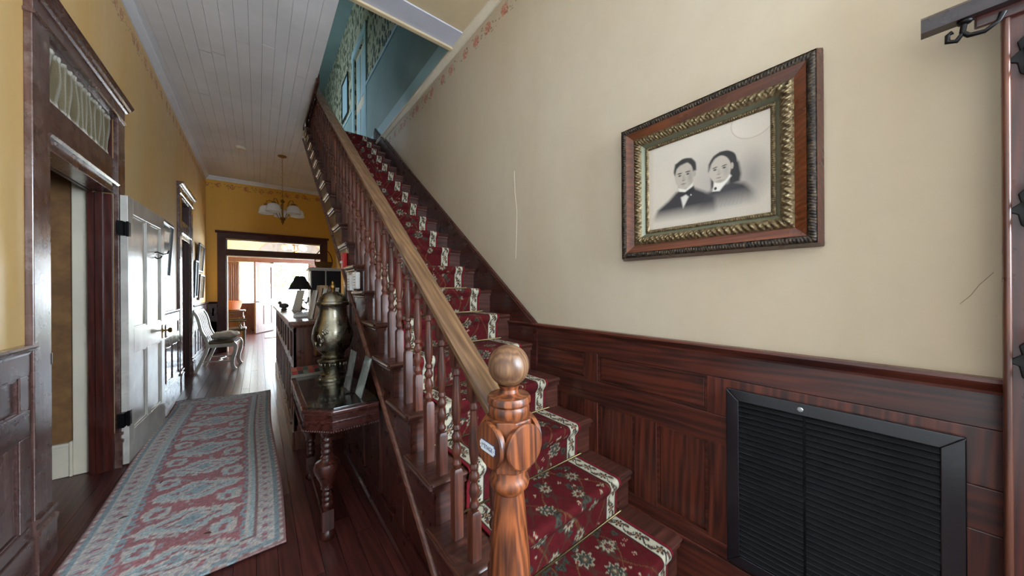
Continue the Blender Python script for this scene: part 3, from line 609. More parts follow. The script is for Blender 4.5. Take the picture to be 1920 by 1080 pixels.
MB().sweep(RP, (XB, y0, nose(y0)+RAIL), (XB, y1, nose(y1)+RAIL), (1, 0, 0)).build('handrail', W['rail'], st, 35)
# newel post
nx, nyy = .605, .782
nw = empty('newel_post', (nx, nyy, 0)); nw.parent = st
box('base_block', W['newel'], nw, -.07, .07, -.07, .07, 0, .24, .006)
MB().lathe([(.05, .24), (.066, .25), (.07, .275), (.064, .295), (.055, .305), (.058, .34), (.062, .42), (.063, .5), (.06, .58), (.054, .66), (.047, .73), (.044, .765), (.05, .775), (.059, .784), (.062, .797), (.058, .81), (.053, .818), (.054, .85), (.056, .86)], seg=32).build('shaft', W['newel'], nw, 35)
MB().lathe([(.0735, .845), (.0735, .995)], seg=8).xf(Matrix.Rotation(math.pi/8, 4, 'Z')).build('head_block', W['newel'], nw, None, .004)
for k_, (dx, dy) in enumerate(((-1, 0), (0, -1), (1, 0), (0, 1))):
    mb = MB().lathe([(.066, 0), (.066, .014), (.062, .018), (.0005, .018)], (0, 0, 0), 32, 'x')
    mb.xf(Matrix.Translation((0, 0, .923)) @ Matrix.Rotation(math.atan2(dy, dx), 4, 'Z') @ Matrix.Translation((.062, 0, 0))).build('disc', W['newel'], nw, 35)
MB().lathe([(.056, .99), (.06, 1.0), (.063, 1.012), (.063, 1.024), (.06, 1.03), (.0665, 1.038), (.067, 1.05), (.063, 1.057), (.058, 1.056), (.04, 1.06), (.03, 1.066), (.028, 1.076), (.034, 1.088)], seg=32).build('collar', W['newel'], nw, 35)
MB().sphere((0, 0, 1.147), .0635, 36, 24).build('ball_finial', W['ball'], nw, 80)
# enamel sign on the left disc
sg = thing('floor_sign', 'small white enamel sign lettered in blue on the newel post', 'sign', (nx-.081, nyy, .918))
sw, sh = .038, .0145
out = [(-sw, -sh*.55), (-sw*.88, -sh*.6), (-sw*.84, -sh), (sw*.84, -sh), (sw*.88, -sh*.6), (sw, -sh*.55), (sw, sh*.55), (sw*.88, sh*.6), (sw*.84, sh), (-sw*.84, sh), (-sw*.88, sh*.6), (-sw, sh*.55)]
BLUE = plain('blue_enamel', srgb(46, 66, 112), .3)
MB().prism([(a*1.05, b*1.12) for a, b in out], 'x', -.0005, .001).build('sign_border', BLUE, sg); MB().prism(out, 'x', -.0016, 0).build('sign_plate', plain('white_enamel', srgb(226, 232, 238), .25, 0, .4), sg)
def text(s, size, parent, mat, loc, rot, name='lettering', align='CENTER', sx=1):
    cu = bpy.data.curves.new(name, 'FONT'); cu.body = s; cu.size = size; cu.align_x = align; cu.align_y = 'CENTER'; cu.extrude = .0003
    o = bpy.data.objects.new(name+'_curve', cu); col.objects.link(o); dg = bpy.context.evaluated_depsgraph_get()
    me = bpy.data.meshes.new_from_object(o.evaluated_get(dg)); bpy.data.objects.remove(o); me.materials.clear(); me.materials.append(mat)
    t = bpy.data.objects.new(name, me); t.parent = parent; t.location = loc; t.rotation_euler = rot; t.scale = (sx, 1, 1); col.objects.link(t); return t
rotx = (math.pi/2, 0, -math.pi/2)      # reads from the -X side
text('1', .0195, sg, BLUE, (-.0019, .026, -.001), rotx, sx=.8); text('er', .0092, sg, BLUE, (-.0019, .020, .004), rotx, sx=.8); text('ÉTAGE', .018, sg, BLUE, (-.0019, -.0063, -.0008), rotx, sx=.8)
for s in (-1, 1): MB().lathe([(.0016, 0), (.0016, .0008)], (-.0022, s*.0335, 0), 8, 'x').build('screw', BLUE, sg)
# ---------------- carpet runner
CX0, CX1 = .715, 1.455
path = []
for n in range(1, NST+2):
    yr, zb, zt = ny(n)+.028, RISE*(n-1), RISE*n
    path += [(yr-.008, zb+.01), (yr-.009, zb+.05), (yr-.012, zt-.06), (yr-.026, zt-.04), (ny(n)-.008, zt-.024), (ny(n)-.010, zt-.008), (ny(n)-.002, zt+.006), (ny(n)+.012, zt+.009), (ny(n)+.05, zt+.008)]
    if n <= NST: path += [(ny(n+1)+.008, zt+.008), (ny(n+1)+.0195, zt+.008)]
    else: path += [(ny(n)+.6, zt+.008)]
path = np.array(path); seg = np.hypot(*np.diff(path, axis=0).T); s_ = np.r_[0, np.cumsum(seg)]
ss = [0.0]
while ss[-1] < s_[-1]: ss.append(ss[-1]+(.0055 if ss[-1] < 3.4 else .009))
ss = np.array(ss[:-1]); py, pz = np.interp(ss, s_, path[:, 0]), np.interp(ss, s_, path[:, 1])
xs = np.linspace(CX0, CX1, 126)
S, X = np.meshgrid(ss, xs, indexing='ij'); P = np.stack([X, np.repeat(py[:, None], len(xs), 1), np.repeat(pz[:, None], len(xs), 1)], -1)
def flowers(U, V, C, pts, rad, petals, cols, rot):
    """paint rosettes; cols = (edge, petal, heart)"""
    for (u, v), rd, pe, ro in zip(pts, rad, petals, rot):
        i0, i1 = np.searchsorted(V[:, 0], [v-rd*1.2, v+rd*1.2]); 
        if i1 <= i0: continue
        sl = slice(i0, i1); du, dv = U[sl]-u, V[sl]-v; d = np.hypot(du, dv); a = np.arctan2(dv, du)
        rr = rd*(.8+.2*np.cos(pe*a+ro))
        C[sl][d < rr] = cols[0]; m = d < rr*.78; C[sl][m] = cols[1]; C[sl][d < rr*.42] = cols[2]; C[sl][d < rr*.2] = cols[0]
def runner_pattern(U, V, w):
    C = np.empty(U.shape+(3,)); C[:] = L(108, 13, 22)
    nz = np.sin(U*61+np.sin(V*37)*2)*np.sin(V*53+np.sin(U*41)*2); C *= (1+.12*nz[..., None])
    r2 = np.random.default_rng(5); vmax = V.max(); wm = w/2
    # vines
    for f, ph, off in ((9.0, 0, .0), (9.0, 2.2, .12), (9.0, 4.1, -.12), (6.5, 1., .2), (6.5, 3., -.2)):
        m = np.abs(U-wm-off-.075*np.sin(V*f*1.6+ph)) < .0035; C[m] = L(128, 84, 46)
    for f, ph in ((14, 0), (14, 3)): 
        m = np.abs(np.sin(V*f+ph)*.5-np.sin(U*22+ph*2)*.5) < .022; C[m] = C[m]*.45+L(84, 62, 44)*.55
    n = int(vmax/.0065)
    lp = np.stack([r2.uniform(.12, w-.12, n), r2.uniform(0, vmax, n)], 1)
    flowers(U, V, C, lp[:n//3], r2.uniform(.014, .026, n//3), [3]*(n//3), (L(60, 66, 58), L(88, 88, 72), L(70, 40, 34)), r2.uniform(0, 6, n))
    flowers(U, V, C, lp[n//3:2*n//3], r2.uniform(.008, .013, n//3), [5]*(n//3), (L(206, 190, 160), L(150, 34, 38), L(206, 190, 160)), r2.uniform(0, 6, n))
    big = []; v = .05; k_ = 0
    while v < vmax:
        for u in ([.2, .37, .54] if k_ % 2 else [.285, .455]): big.append((u+r2.uniform(-.02, .02), v+r2.uniform(-.015, .015)))
        v += .115; k_ += 1
    nb_ = len(big); sel = r2.integers(0, 2, nb_)
    for q, cs in ((0, (L(188, 176, 146), L(64, 72, 68), L(120, 96, 70))), (1, (L(84, 84, 72), L(196, 182, 150), L(120, 26, 34)))):
        pts = [b for b, s2 in zip(big, sel) if s2 == q]; flowers(U, V, C, pts, r2.uniform(.032, .047, len(pts)), r2.integers(6, 10, len(pts)), cs, r2.uniform(0, 6, len(pts)))
    E = np.minimum(U, w-U)
    bm_ = (E > .016) & (E < .094)
    C[E <= .016] = L(120, 16, 28); C[bm_] = L(196, 186, 162)
    C[(E > .016) & (E < .022)] = L(30, 26, 30); C[(E > .084) & (E < .09)] = L(34, 28, 30); C[(E >= .09) & (E < .094)] = L(190, 180, 156)
    sgn = np.where(U < wm, 0, .035)
    Vb = V+sgn; ph = (Vb % .105)-.0525
    d1 = np.hypot((E-.052)*1.1, ph); a1 = np.arctan2(ph, E-.052)
    core = (E > .024) & (E < .083)
    m = core & (d1 < .026*(.8+.25*np.cos(6*a1))); C[m] = L(44, 40, 44); C[core & (d1 < .012)] = L(168, 128, 92); C[core & (d1 < .006)] = L(60, 60, 50)
    vine = core & (np.abs(E-.053-.02*np.sin(Vb*2*np.pi/.105+1.57)) < .0045) & (d1 > .022); C[vine] = L(56, 52, 48)
    ph2 = ((Vb+.0525) % .105)-.0525
    for e0, s2 in ((.036, .018), (.07, -.018)):
        dl = np.hypot((E-e0)*1.3, (ph2-s2)*.8); C[core & (dl < .0125)] = L(58, 60, 54); C[core & (dl < .0045)] = L(150, 70, 50)
    C[E > .094] *= .6
    return C*.85
C = runner_pattern(X-CX0, S, CX1-CX0)
rn = thing('stair_runner', 'red floral patterned carpet runner with cream borders on the stairs', 'carpet')
grid('carpet', P, C, vcol('runner_wool', .9, .22), rn, .004)
rod = MB().lathe([(.005, CX0-.035), (.007, CX0-.034), (.007, CX0-.02), (.0052, CX0-.018), (.0052, CX1+.018), (.007, CX1+.02), (.007, CX1+.034), (.005, CX1+.035)], (0, 0, 0), 8, 'x').mesh('stair_rod', SILVER, 50)
for n in range(2, NST+1): inst('stair_rod', rod, rn, (0, ny(n)+.012, RISE*(n-1)+.016))

XST, XS = XS, XSC
# ================================================================ FURNISHINGS
# ---------------- return air grille in the wainscot
gx = XR-.022; gy0, gy1, gz0, gz1 = -.088, .507, .215, .952; fw = .046
gr_ = thing('air_grille', 'large black louvred return air grille set in the wainscot', 'grille')
def miter(parent, name, mat, y0, y1, z0, z1, w_, x0, x1):
    """four mitred frame bars on an X plane; x0 wall side, x1 room side"""
    o = [(y0, z0), (y1, z0), (y1, z1), (y0, z1)]; i = [(y0+w_, z0+w_), (y1-w_, z0+w_), (y1-w_, z1-w_), (y0+w_, z1-w_)]
    for k_ in range(4):
        n_ = (k_+1) % 4; MB().prism([o[k_], o[n_], i[n_], i[k_]], 'x', x0, x1).build(name, mat, parent, None, .003)
miter(gr_, 'frame_bar', BLACKM, gy0, gy1, gz0, gz1, fw, gx, gx-.016)
box('duct_back', DARK, gr_, gx-.001, gx+.012, gy0+.02, gy1-.02, gz0+.02, gz1-.02, 0)
sl = MB().prism([(gx-.001, .011), (gx-.011, -.006), (gx-.012, -.0085), (gx-.0135, -.0085), (gx-.0135, -.0055), (gx-.003, .0125)], 'y', 0, 1).mesh('slat', SLATM)
lip = MB().lathe([(.0016, 0), (.0016, 1)], (gx-.0135, 0, -.0072), 6, 'y').mesh('slat_lip', LIPM, 60)
ym = gy0+(gy1-gy0)*.58; z = gz0+fw+.012
while z < gz1-fw-.004:
    for a, b in ((gy0+fw, ym-.004), (ym+.004, gy1-fw)): lo_ = inst('slat', sl, gr_, (0, a, z), (1, b-a, 1)); inst('slat_lip', lip, lo_)
    z += .0215
box('centre_bar', SLATM, gr_, gx-.012, gx-.002, ym-.004, ym+.004, gz0+fw, gz1-fw, .001)
MB().lathe([(.009, 0), (.009, -.002), (.007, -.004), (.0005, -.0045)], (gx-.016, ym+.01, gz1-fw*.5), 16, 'x').build('screw_head', plain('zinc', srgb(170, 172, 174), .35, .9), gr_, 40)
# ---------------- framed portrait
py0, py1, pz0, pz1 = .203, 1.005, 1.528, 2.240
pic = thing('framed_portrait', 'old double portrait of a man and woman in a deep carved gilt and oak frame', 'picture')
BX = XR-.002
def band(name, mat, w0, w1, d0, d1, amp=0, freq=60, parent=pic, nw_=10, leaf=False):
    """mitred moulding band between insets w0..w1; depth d0 at outer edge to d1 at inner edge, bulged and carved by amp"""
    cor = lambda w_: [(py0+w_, pz0+w_), (py1-w_, pz0+w_), (py1-w_, pz1-w_), (py0+w_, pz1-w_)]
    for k_ in range(4):
        a0, a1 = cor(w0)[k_], cor(w0)[(k_+1) % 4]; b0, b1 = cor(w1)[k_], cor(w1)[(k_+1) % 4]
        nl = 260 if amp else 3; u, v = np.meshgrid(np.linspace(0, 1, nl), np.linspace(0, 1, nw_), indexing='ij')
        A = np.array(a0)*(1-u[..., None])+np.array(a1)*u[..., None]; B = np.array(b0)*(1-u[..., None])+np.array(b1)*u[..., None]
        Q = A*(1-v[..., None])+B*v[..., None]; s = Q[..., 0] if k_ % 2 == 0 else Q[..., 1]
        d = d0*(1-v)+d1*v
        if amp:
            env = np.sin(np.pi*v)
            if leaf: pt = np.abs(np.sin(s*freq+2.5*np.sin(v*3.0)))*.8+.45*np.sin(s*freq*2.6-v*7)+.35*np.sin(s*freq*4.1+v*11)
            else: pt = np.abs(np.sin(s*freq+v*2.4))+.5*np.sin(s*freq*2.3-v*5)
            d = d+env*(amp*.7+amp*.6*pt)
        grid(name, np.stack([BX-d, Q[..., 0], Q[..., 1]], -1), None, mat, parent)
miter(pic, 'frame_back', W['mah_z'], py0, py1, pz0, pz1, .148, BX, BX-.012)
for nm, mt, a in (('outer_lip', W['mah_y'], (0, .012, .012, .05)), ('carved_band', CARVE, (.012, .040, .046, .046)), ('oak_band', None, (.040, .076, .05, .034)), ('gilt_band', GOLD, (.076, .119, .034, .034)), ('cove_band', COVE, (.119, .134, .034, .018)), ('inner_gilt_band', GOLD, (.134, .151, .020, .016))):
    amp = {'carved_band': .006, 'gilt_band': .012, 'inner_gilt_band': .005}.get(nm, 0)
    band(nm, mt or W['oak_y'], *a, amp, {'carved_band': 260, 'gilt_band': 105, 'inner_gilt_band': 330}.get(nm, 60), leaf=nm == 'gilt_band', nw_=14 if amp else 4)
m_, n_ = 200, 240
vv, uu = np.meshgrid(np.linspace(0, 1, m_), np.linspace(0, 1, n_), indexing='ij')
C = np.empty((m_, n_, 3)); bgc = L(206, 194, 178); C[:] = bgc
def lay(mask, c): 
    global C
    C = C*(1-mask[..., None])+np.array(c)*mask[..., None]
def ell(cu, cv, ru, rv, soft=.12, rot=0.0):
    a, b = uu-cu, (vv-cv)*.82; ca, sa = math.cos(rot), math.sin(rot)
    d = np.hypot((a*ca+b*sa)/ru, (-a*sa+b*ca)/(rv*.82)); return np.clip((1-d)/soft, 0, 1)
def poly(pts, soft=.008):
    from_ = np.array(pts); d = np.full(uu.shape, 9.0); ins = np.zeros(uu.shape, bool); n = len(from_)
    for i in range(n):
        a, b = from_[i], from_[(i+1) % n]; e = b-a; t = np.clip(((uu-a[0])*e[0]+(vv-a[1])*e[1])/(e@e), 0, 1)
        d = np.minimum(d, np.hypot(uu-a[0]-t*e[0], vv-a[1]-t*e[1])); cr = (a[1] > vv) != (b[1] > vv)
        with np.errstate(divide='ignore', invalid='ignore'): xi = (b[0]-a[0])*(vv-a[1])/(b[1]-a[1])+a[0]
        ins ^= cr & (uu < xi)
    return np.clip(np.where(ins, d, -d)/soft*.5+.5, 0, 1)
lay(np.clip(ell(.62, .62, .42, .5, .8)*.55, 0, 1), L(150, 142, 138)); lay(ell(.88, .6, .14, .3, .9)*.55, L(118, 112, 112)); lay(np.clip((uu-.03)*-40+1, 0, 1)*.25+np.clip((vv-.97)*40, 0, 1)*.2, L(180, 160, 138))
DKS, HAIR, SK = L(52, 49, 52), L(48, 44, 44), L(182, 170, 156)
fade = np.clip((.93-vv)/.16, 0, 1)
lay(poly([(.04, .99), (.05, .86), (.09, .77), (.2, .68), (.27, .60), (.42, .585), (.52, .66), (.6, .74), (.62, .99)], .02)*fade, DKS)
lay(poly([(.43, .99), (.46, .84), (.53, .70), (.62, .635), (.74, .615), (.82, .66), (.89, .76), (.93, .88), (.93, .99)], .025)*np.clip((.9-vv)/.2, 0, 1)*np.clip((.95-uu)/.1, 0, 1), L(58, 55, 58))
# man
lay(poly([(.285, .56), (.30, .50), (.41, .49), (.425, .58), (.36, .63)], .01), SK*.75)
lay(ell(.352, .36, .104, .135, .12), HAIR); lay(ell(.345, .425, .09, .16, .10, -.08), SK); lay(ell(.437, .43, .016, .045, .3), SK*.85)
lay(poly([(.25, .36), (.262, .27), (.33, .235), (.41, .25), (.447, .31), (.452, .40), (.425, .40), (.415, .33), (.38, .285), (.31, .30), (.275, .33), (.262, .40)], .01), HAIR)
lay(ell(.40, .46, .035, .12, .9)*.45, L(120, 110, 104))
for cu, s in ((.305, 0), (.378, 0)):
    lay(ell(cu, .392, .03, .009, .5), HAIR*1.4); lay(ell(cu, .418, .02, .012, .5), L(96, 88, 84)); lay(ell(cu, .418, .009, .010, .5), L(34, 32, 32))
lay(poly([(.335, .42), (.347, .42), (.358, .475), (.33, .48)], .012)*.4, L(130, 118, 108)); lay(ell(.34, .482, .02, .008, .6)*.7, L(104, 94, 88)); lay(ell(.338, .52, .032, .008, .6)*.85, L(92, 80, 76)); lay(ell(.337, .538, .02, .008, .8)*.4, L(120, 108, 100))
lay(poly([(.29, .555), (.30, .60), (.36, .625), (.42, .575), (.425, .53), (.36, .59)], .008), L(222, 216, 204)); lay(poly([(.29, .60), (.35, .62), (.43, .57), (.44, .63), (.36, .66), (.29, .66)], .008), L(40, 37, 40)); lay(poly([(.315, .67), (.36, .65), (.385, .68), (.335, .80)], .008)*fade, L(214, 208, 198)); lay(ell(.405, .665, .007, .012, .5), L(214, 208, 198))
# woman
lay(poly([(.70, .33), (.745, .36), (.785, .44), (.80, .56), (.79, .63), (.715, .64), (.70, .5)], .012), HAIR); lay(poly([(.572, .53), (.59, .53), (.60, .64), (.573, .65)], .01), HAIR)
lay(poly([(.585, .68), (.60, .58), (.715, .53), (.73, .56), (.64, .69)], .008), L(226, 220, 208))
lay(ell(.665, .395, .108, .12, .10), HAIR); lay(ell(.643, .462, .088, .152, .10, -.06), SK*1.05); lay(ell(.735, .455, .013, .04, .3), SK*.9)
lay(poly([(.552, .46), (.555, .38), (.595, .305), (.645, .278), (.70, .285), (.75, .335), (.765, .41), (.742, .42), (.727, .36), (.69, .315), (.65, .308), (.605, .335), (.575, .385), (.562, .44)], .01), HAIR)
lay(ell(.69, .50, .04, .11, .9)*.35, L(126, 116, 110)); lay(ell(.645, .585, .05, .02, .9)*.5, L(120, 110, 104))
for cu in (.605, .677):
    lay(ell(cu, .432, .028, .007, .5, -.12), HAIR*1.2); lay(ell(cu, .455, .019, .011, .5), L(92, 84, 82)); lay(ell(cu, .455, .009, .009, .5), L(30, 28, 30))
lay(poly([(.630, .455), (.642, .455), (.652, .505), (.622, .51)], .012)*.35, L(136, 124, 114)); lay(ell(.634, .512, .018, .007, .6)*.7, L(110, 100, 94)); lay(ell(.634, .548, .030, .0065, .6)*.9, L(92, 78, 76))
lay(ell(.608, .655, .014, .02, .4), L(56, 50, 50))
for i in range(9): lay(poly([(.62+i*.025, .70), (.627+i*.025, .70), (.56+i*.03, .86), (.55+i*.03, .86)], .01)*.25, L(90, 86, 88))
st_ = np.abs(np.hypot((uu-.88)/.15, (vv-.06)/.17)-1); lay(np.clip(1-st_/.035, 0, 1)*.55, L(150, 120, 100)); lay(ell(.88, .06, .15, .17, .1)*.25, L(226, 214, 200))
C *= (1+rng.normal(0, .02, C.shape[:2])[..., None])
iy0, iy1, iz0, iz1 = py0+.149, py1-.149, pz0+.149, pz1-.149
PP = np.stack([np.full_like(uu, BX-.014), iy1-uu*(iy1-iy0), iz1-vv*(iz1-iz0)], -1)
grid('portrait_print', PP, C, vcol('portrait_paper', .6), pic)
# ---------------- hall tree at the right edge
ht = thing('hall_tree', 'glossy mahogany hall tree with black iron coat hooks at the right edge', 'hall tree')
hx = 1.515
box('back_board', W['mah_z'], ht, hx, hx+.035, -.52, -.142, 0, 2.42, .004)
MB().lathe([(.007, 0), (.007, 2.42)], (hx-.001, -.147, 0), 10).build('edge_bead', W['counter_z'], ht, 60)
RB = [(-.018, -.02), (.018, -.02), (.024, -.008), (.024, .014), (.014, .024), (-.014, .024), (-.024, .014), (-.024, -.008)]
MB().sweep(RB, (hx-.02, -.52, 2.118), (hx-.02, -.012, 2.118), (1, 0, 0)).build('hat_rail', wood('ebonised_wood', srgb(54, 30, 30), srgb(26, 16, 18), 'y', .3, .3), ht, 30)
box('rail_strip', W['mah_y'], ht, hx-.014, hx, -.50, -.10, 2.07, 2.10, .004)
def hook(parent, y, z, name='coat_hook'):
    t = empty(name, (hx, y, z)); t.parent = parent
    MB().prism([(-.0, .05), (-.016, .03), (-.012, .008), (-.034, -.012), (-.016, -.022), (-.012, -.05), (0, -.062), (.012, -.05), (.016, -.022), (.034, -.012), (.012, .008), (.016, .03)], 'x', -.005, 0).build('back_plate', IRON, t, None, .002)
    MB().tube([(-.004, 0, .01), (-.03, 0, .0), (-.06, 0, .012), (-.08, 0, .04), (-.078, 0, .065)], [.008, .007, .006, .006, .009]).build('upper_prong', IRON, t, 60)
    MB().tube([(-.004, 0, -.03), (-.025, 0, -.05), (-.045, 0, -.045), (-.05, 0, -.025)], [.007, .006, .006, .008]).build('lower_prong', IRON, t, 60)
for y, z in ((-.178, 1.97), (-.178, 1.585), (-.178, 1.2)): hook(ht, y, z)
hk2 = empty('rail_hook', (hx-.02, -.085, 2.098)); hk2.parent = ht
MB().sphere((0, 0, -.004), .014, 12, 8, (1, 1, .6)).build('boss', IRON, hk2, 60)
MB().tube([(0, 0, 0), (0, .004, -.03), (0, -.006, -.044), (-.005, -.03, -.05), (-.006, -.05, -.036), (-.006, -.056, -.018)], [.006, .006, .006, .0055, .005, .007]).build('long_prong', IRON, hk2, 60)
MB().tube([(0, .002, -.03), (0, .014, -.048), (0, .028, -.042), (0, .028, -.024), (0, .02, -.02)], [.005, .006, .006, .005, .006]).build('short_prong', IRON, hk2, 60)
# ---------------- runner rug in the hall
RX0, RX1, RY0, RY1 = -.79, .112, 2.13, 5.46
m_, n_ = 420, 115
q, p = np.meshgrid(np.linspace(0, RY1-RY0, m_), np.linspace(0, RX1-RX0, n_), indexing='ij'); wd = RX1-RX0
wob = .016*np.sin(np.floor(q/.05)*1.7+np.floor(p/.06)*2.3)*(np.minimum(p, wd-p) > .2)
qq, pp = np.floor((q+wob+.12*(p-wd/2)*(np.minimum(p, wd-p) > .2))/.014)*.014+.007, np.floor((p+.6*wob)/.012)*.012+.006
e = np.minimum(np.minimum(pp, wd-pp), np.minimum(qq, RY1-RY0-qq)+.0)
RD, LB, CRM, BL, MV, BR_ = L(170, 88, 92), L(172, 196, 198), L(212, 204, 194), L(140, 168, 176), L(168, 152, 162), L(136, 86, 80)
C = np.empty((m_, n_, 3)); C[:] = RD; C *= (1+.1*np.sin(qq*9)[..., None])
pu = pp-wd/2; per = .37; k_ = np.floor(qq/per); qv = qq-(k_+.5)*per
hexd = np.abs(pu)*.62+np.abs(qv)*1.05
C[hexd < .155] = CRM; C[hexd < .128] = LB; C[hexd < .095] = RD*.95; C[hexd < .075] = CRM; C[hexd < .05] = BL
jag = (np.abs(qv) < .045) & (np.abs(pu) < .20) & (hexd >= .155); C[jag] = LB
hk_ = np.abs(np.abs(pu)-.165); q2 = np.abs(qv-per/2*np.sign(qv))
C[(hk_ < .055) & (q2 < .062)] = CRM; C[(hk_ < .038) & (q2 < .045)] = LB; C[(hk_ < .02) & (q2 < .022)] = RD
spk = (rng.random((m_//3+1, n_//3+1)) > .9).repeat(3, 0).repeat(3, 1)[:m_, :n_] & (e > .2); C[spk] = C[spk]*.5+LB*.5
def bnd(a, b, c): C[(e >= a) & (e < b)] = c
bnd(0, .012, BR_); bnd(.012, .026, CRM*.9); bnd(.026, .05, BL*.8); bnd(.05, .06, CRM); bnd(.06, .14, CRM*.92); bnd(.14, .148, BR_); bnd(.148, .172, LB); bnd(.172, .18, CRM); bnd(.18, .2, BL)
along = np.where(np.minimum(pp, wd-pp) <= np.minimum(qq, RY1-RY0-qq), qq, pp)
zz_ = np.abs(((along/.085) % 1)-.5)*2
mb_ = (e >= .06) & (e < .14); dz = np.abs((e-.06)/.08-zz_)
C[mb_ & (dz < .2)] = BL*.6+CRM*.4; C[mb_ & (dz < .1)] = MV; dt = np.hypot((e-.1)/.05, (((along/.085) % 1)-.5)/.5); C[mb_ & (dt < .3)] = RD
chk = (e >= .012) & (e < .026) & ((np.floor(along/.03) % 2) == 0); C[chk] = L(176, 120, 112)
chk = (e >= .18) & (e < .2) & ((np.floor(along/.028) % 3) == 0); C[chk] = RD
C = C*.68+np.array(L(184, 176, 178))*.25; C *= 1.12*(1+rng.normal(0, .15, (m_, n_)))[..., None]; C = np.clip(C, 0, 1)
ab = .012*np.sin(q*2.1+p*3)*np.exp(-((q-3.1)/.6)**2)
P = np.stack([RX0+p+.012*np.sin(q*2.3), RY0+q, .013+.003*np.sin(q*5.1+p*4)*np.sin(p*7)+np.abs(ab)+.05*np.clip((q-3.15)/.2, 0, 1)**2*np.clip((.55-p)/.5, 0, 1)], -1)
rg = thing('hall_rug', 'long faded red and blue patterned runner rug on the hall floor', 'rug')
grid('pile', P, C, vcol('rug_wool', .95, .3, 0, 160), rg, .009)
fl_ = MB().prism([(-.80, 5.27), (-.40, 5.47), (-.19, 5.475), (-.72, 5.56), (-.80, 5.52)], 'z', .0, .006).build('folded_corner', paint('rug_back', srgb(70, 48, 38), .9, .2, 20), rg)
# ---------------- console table
tb = thing('console_table', 'dark carved console table with glass top against the stair side', 'table')
ox0, ox1, oy0, oy1, ch = .178, .545, 1.925, 2.95, .125
def octo(d): return [(ox0+d, oy0+ch+d*.4), (ox0+ch+d*.4, oy0+d), (ox1, oy0+d), (ox1, oy1-d), (ox0+ch+d*.4, oy1-d), (ox0+d, oy1-ch-d*.4)]
MB().prism(octo(0), 'z', .708, .735).build('table_top', W['mah_x'], tb, None, .007)
MB().prism(octo(.012), 'z', .62, .708).build('apron', W['mah_x'], tb, None, .002)
MB().prism(octo(.006), 'z', .664, .676).build('apron_bead', W['mah_x'], tb, None, .002)
MB().prism(octo(.03), 'z', .7345, .741).build('glass_top', plain('smoked_glass_top', srgb(26, 26, 24), .04, 0, 1), tb, None, .001)
oc = octo(.004); rp = MB()
for i in range(6):
    a, b = Vector((*oc[i], .622)), Vector((*oc[(i+1) % 6], .622))
    if i == 2: continue
    nn = int((b-a).length/.0125)
    for j in range(nn): rp.sphere(a.lerp(b, (j+.5)/nn), .0065, 6, 4)
rp.build('rope_molding', W['mah_x'], tb, 60)['kind'] = 'stuff'
lp = [(.028, 0), (.034, .012), (.036, .03), (.026, .048), (.02, .056)]
tw = [(.02+.007*abs(math.sin(i*.785)), .175+i*.0075) for i in range(13)]
vase = [(.022, .275), (.034, .285), (.03, .295), (.036, .32), (.06, .375), (.066, .40), (.058, .425), (.03, .44), (.025, .448), (.034, .455), (.025, .463)]
tw2 = [(.022+.008*abs(math.sin(i*.785)), .468+i*.0082) for i in range(15)]
legm = MB().lathe(lp+[(.022, .058)], seg=20).box(-.028, .028, -.028, .028, .056, .165).lathe([(.02, .165)]+tw+vase+tw2+[(.03, .592), (.036, .60), (.036, .625)], seg=20).mesh('leg', W['mah_z'], 40)
for x, y in ((.295, 2.04), (.295, 2.76)): inst('leg', legm, tb, (x, y, 0))
box('stretcher', W['mah_y'], tb, .275, .315, 2.07, 2.77, .085, .115, .005)
# pewter urn
ur = thing('samovar_urn', 'tall bulbous pewter urn with domed lid on the console table', 'urn', (.418, 2.60, .742))
MB().lathe([(.098, 0), (.1, .008), (.098, .018), (.088, .022), (.08, .03), (.082, .045), (.072, .052)], seg=36).build('foot_ring', PEWTER, ur, 35)
MB().lathe([(.064, .05), (.066, .07), (.074, .10), (.086, .122), (.096, .132), (.098, .142), (.09, .15), (.078, .152)], seg=36).build('pedestal', PEWTER, ur, 35)
MB().lathe([(.06, .15), (.07, .158), (.073, .168), (.066, .176), (.068, .184), (.085, .20), (.108, .228), (.124, .262), (.131, .30), (.129, .335), (.12, .375), (.105, .42), (.094, .455), (.088, .49), (.088, .515), (.096, .53)], seg=48).build('body', PEWTER, ur, 50)
MB().lathe([(.094, .525), (.106, .53), (.109, .54), (.104, .552), (.096, .556), (.09, .572), (.078, .592), (.06, .61), (.038, .622), (.02, .628), (.013, .632)], seg=40).build('lid', PEWTER, ur, 35)
MB().lathe([(.011, .628), (.01, .64), (.016, .648), (.019, .66), (.014, .672), (.008, .68), (.01, .688), (.004, .7), (.0005, .702)], seg=16).build('finial', BRASS, ur, 50)
for a in (3.5, 4.7, 5.9, 1.2):
    MB().sphere((.088*math.cos(a), 0.088*math.sin(a), .0145), .016, 10, 8, (1, 1, .8)).build('claw_foot', PEWTER, ur, 60)
mb = MB(); 
for k_ in range(26):
    a = 3.95+.42*math.sin(k_*1.7)*math.cos(k_*.6); z = .31+.05*math.sin(k_*2.3); r_ = .129-.0002*abs(z-.3)*100; mb.sphere((r_*math.cos(a), r_*math.sin(a), z), .011, 8, 6, (.5, .5, 1.3))
mb.build('engraved_relief', PEWTER, ur, 60)['kind'] = 'stuff'
mb = MB()
for k_ in range(16):
    a = k_*2*math.pi/16; mb.sphere((.083*math.cos(a), .083*math.sin(a), .115), .012, 8, 6, (.7, .7, 1.4))
mb.build('pedestal_relief', PEWTER, ur, 60)['kind'] = 'stuff'
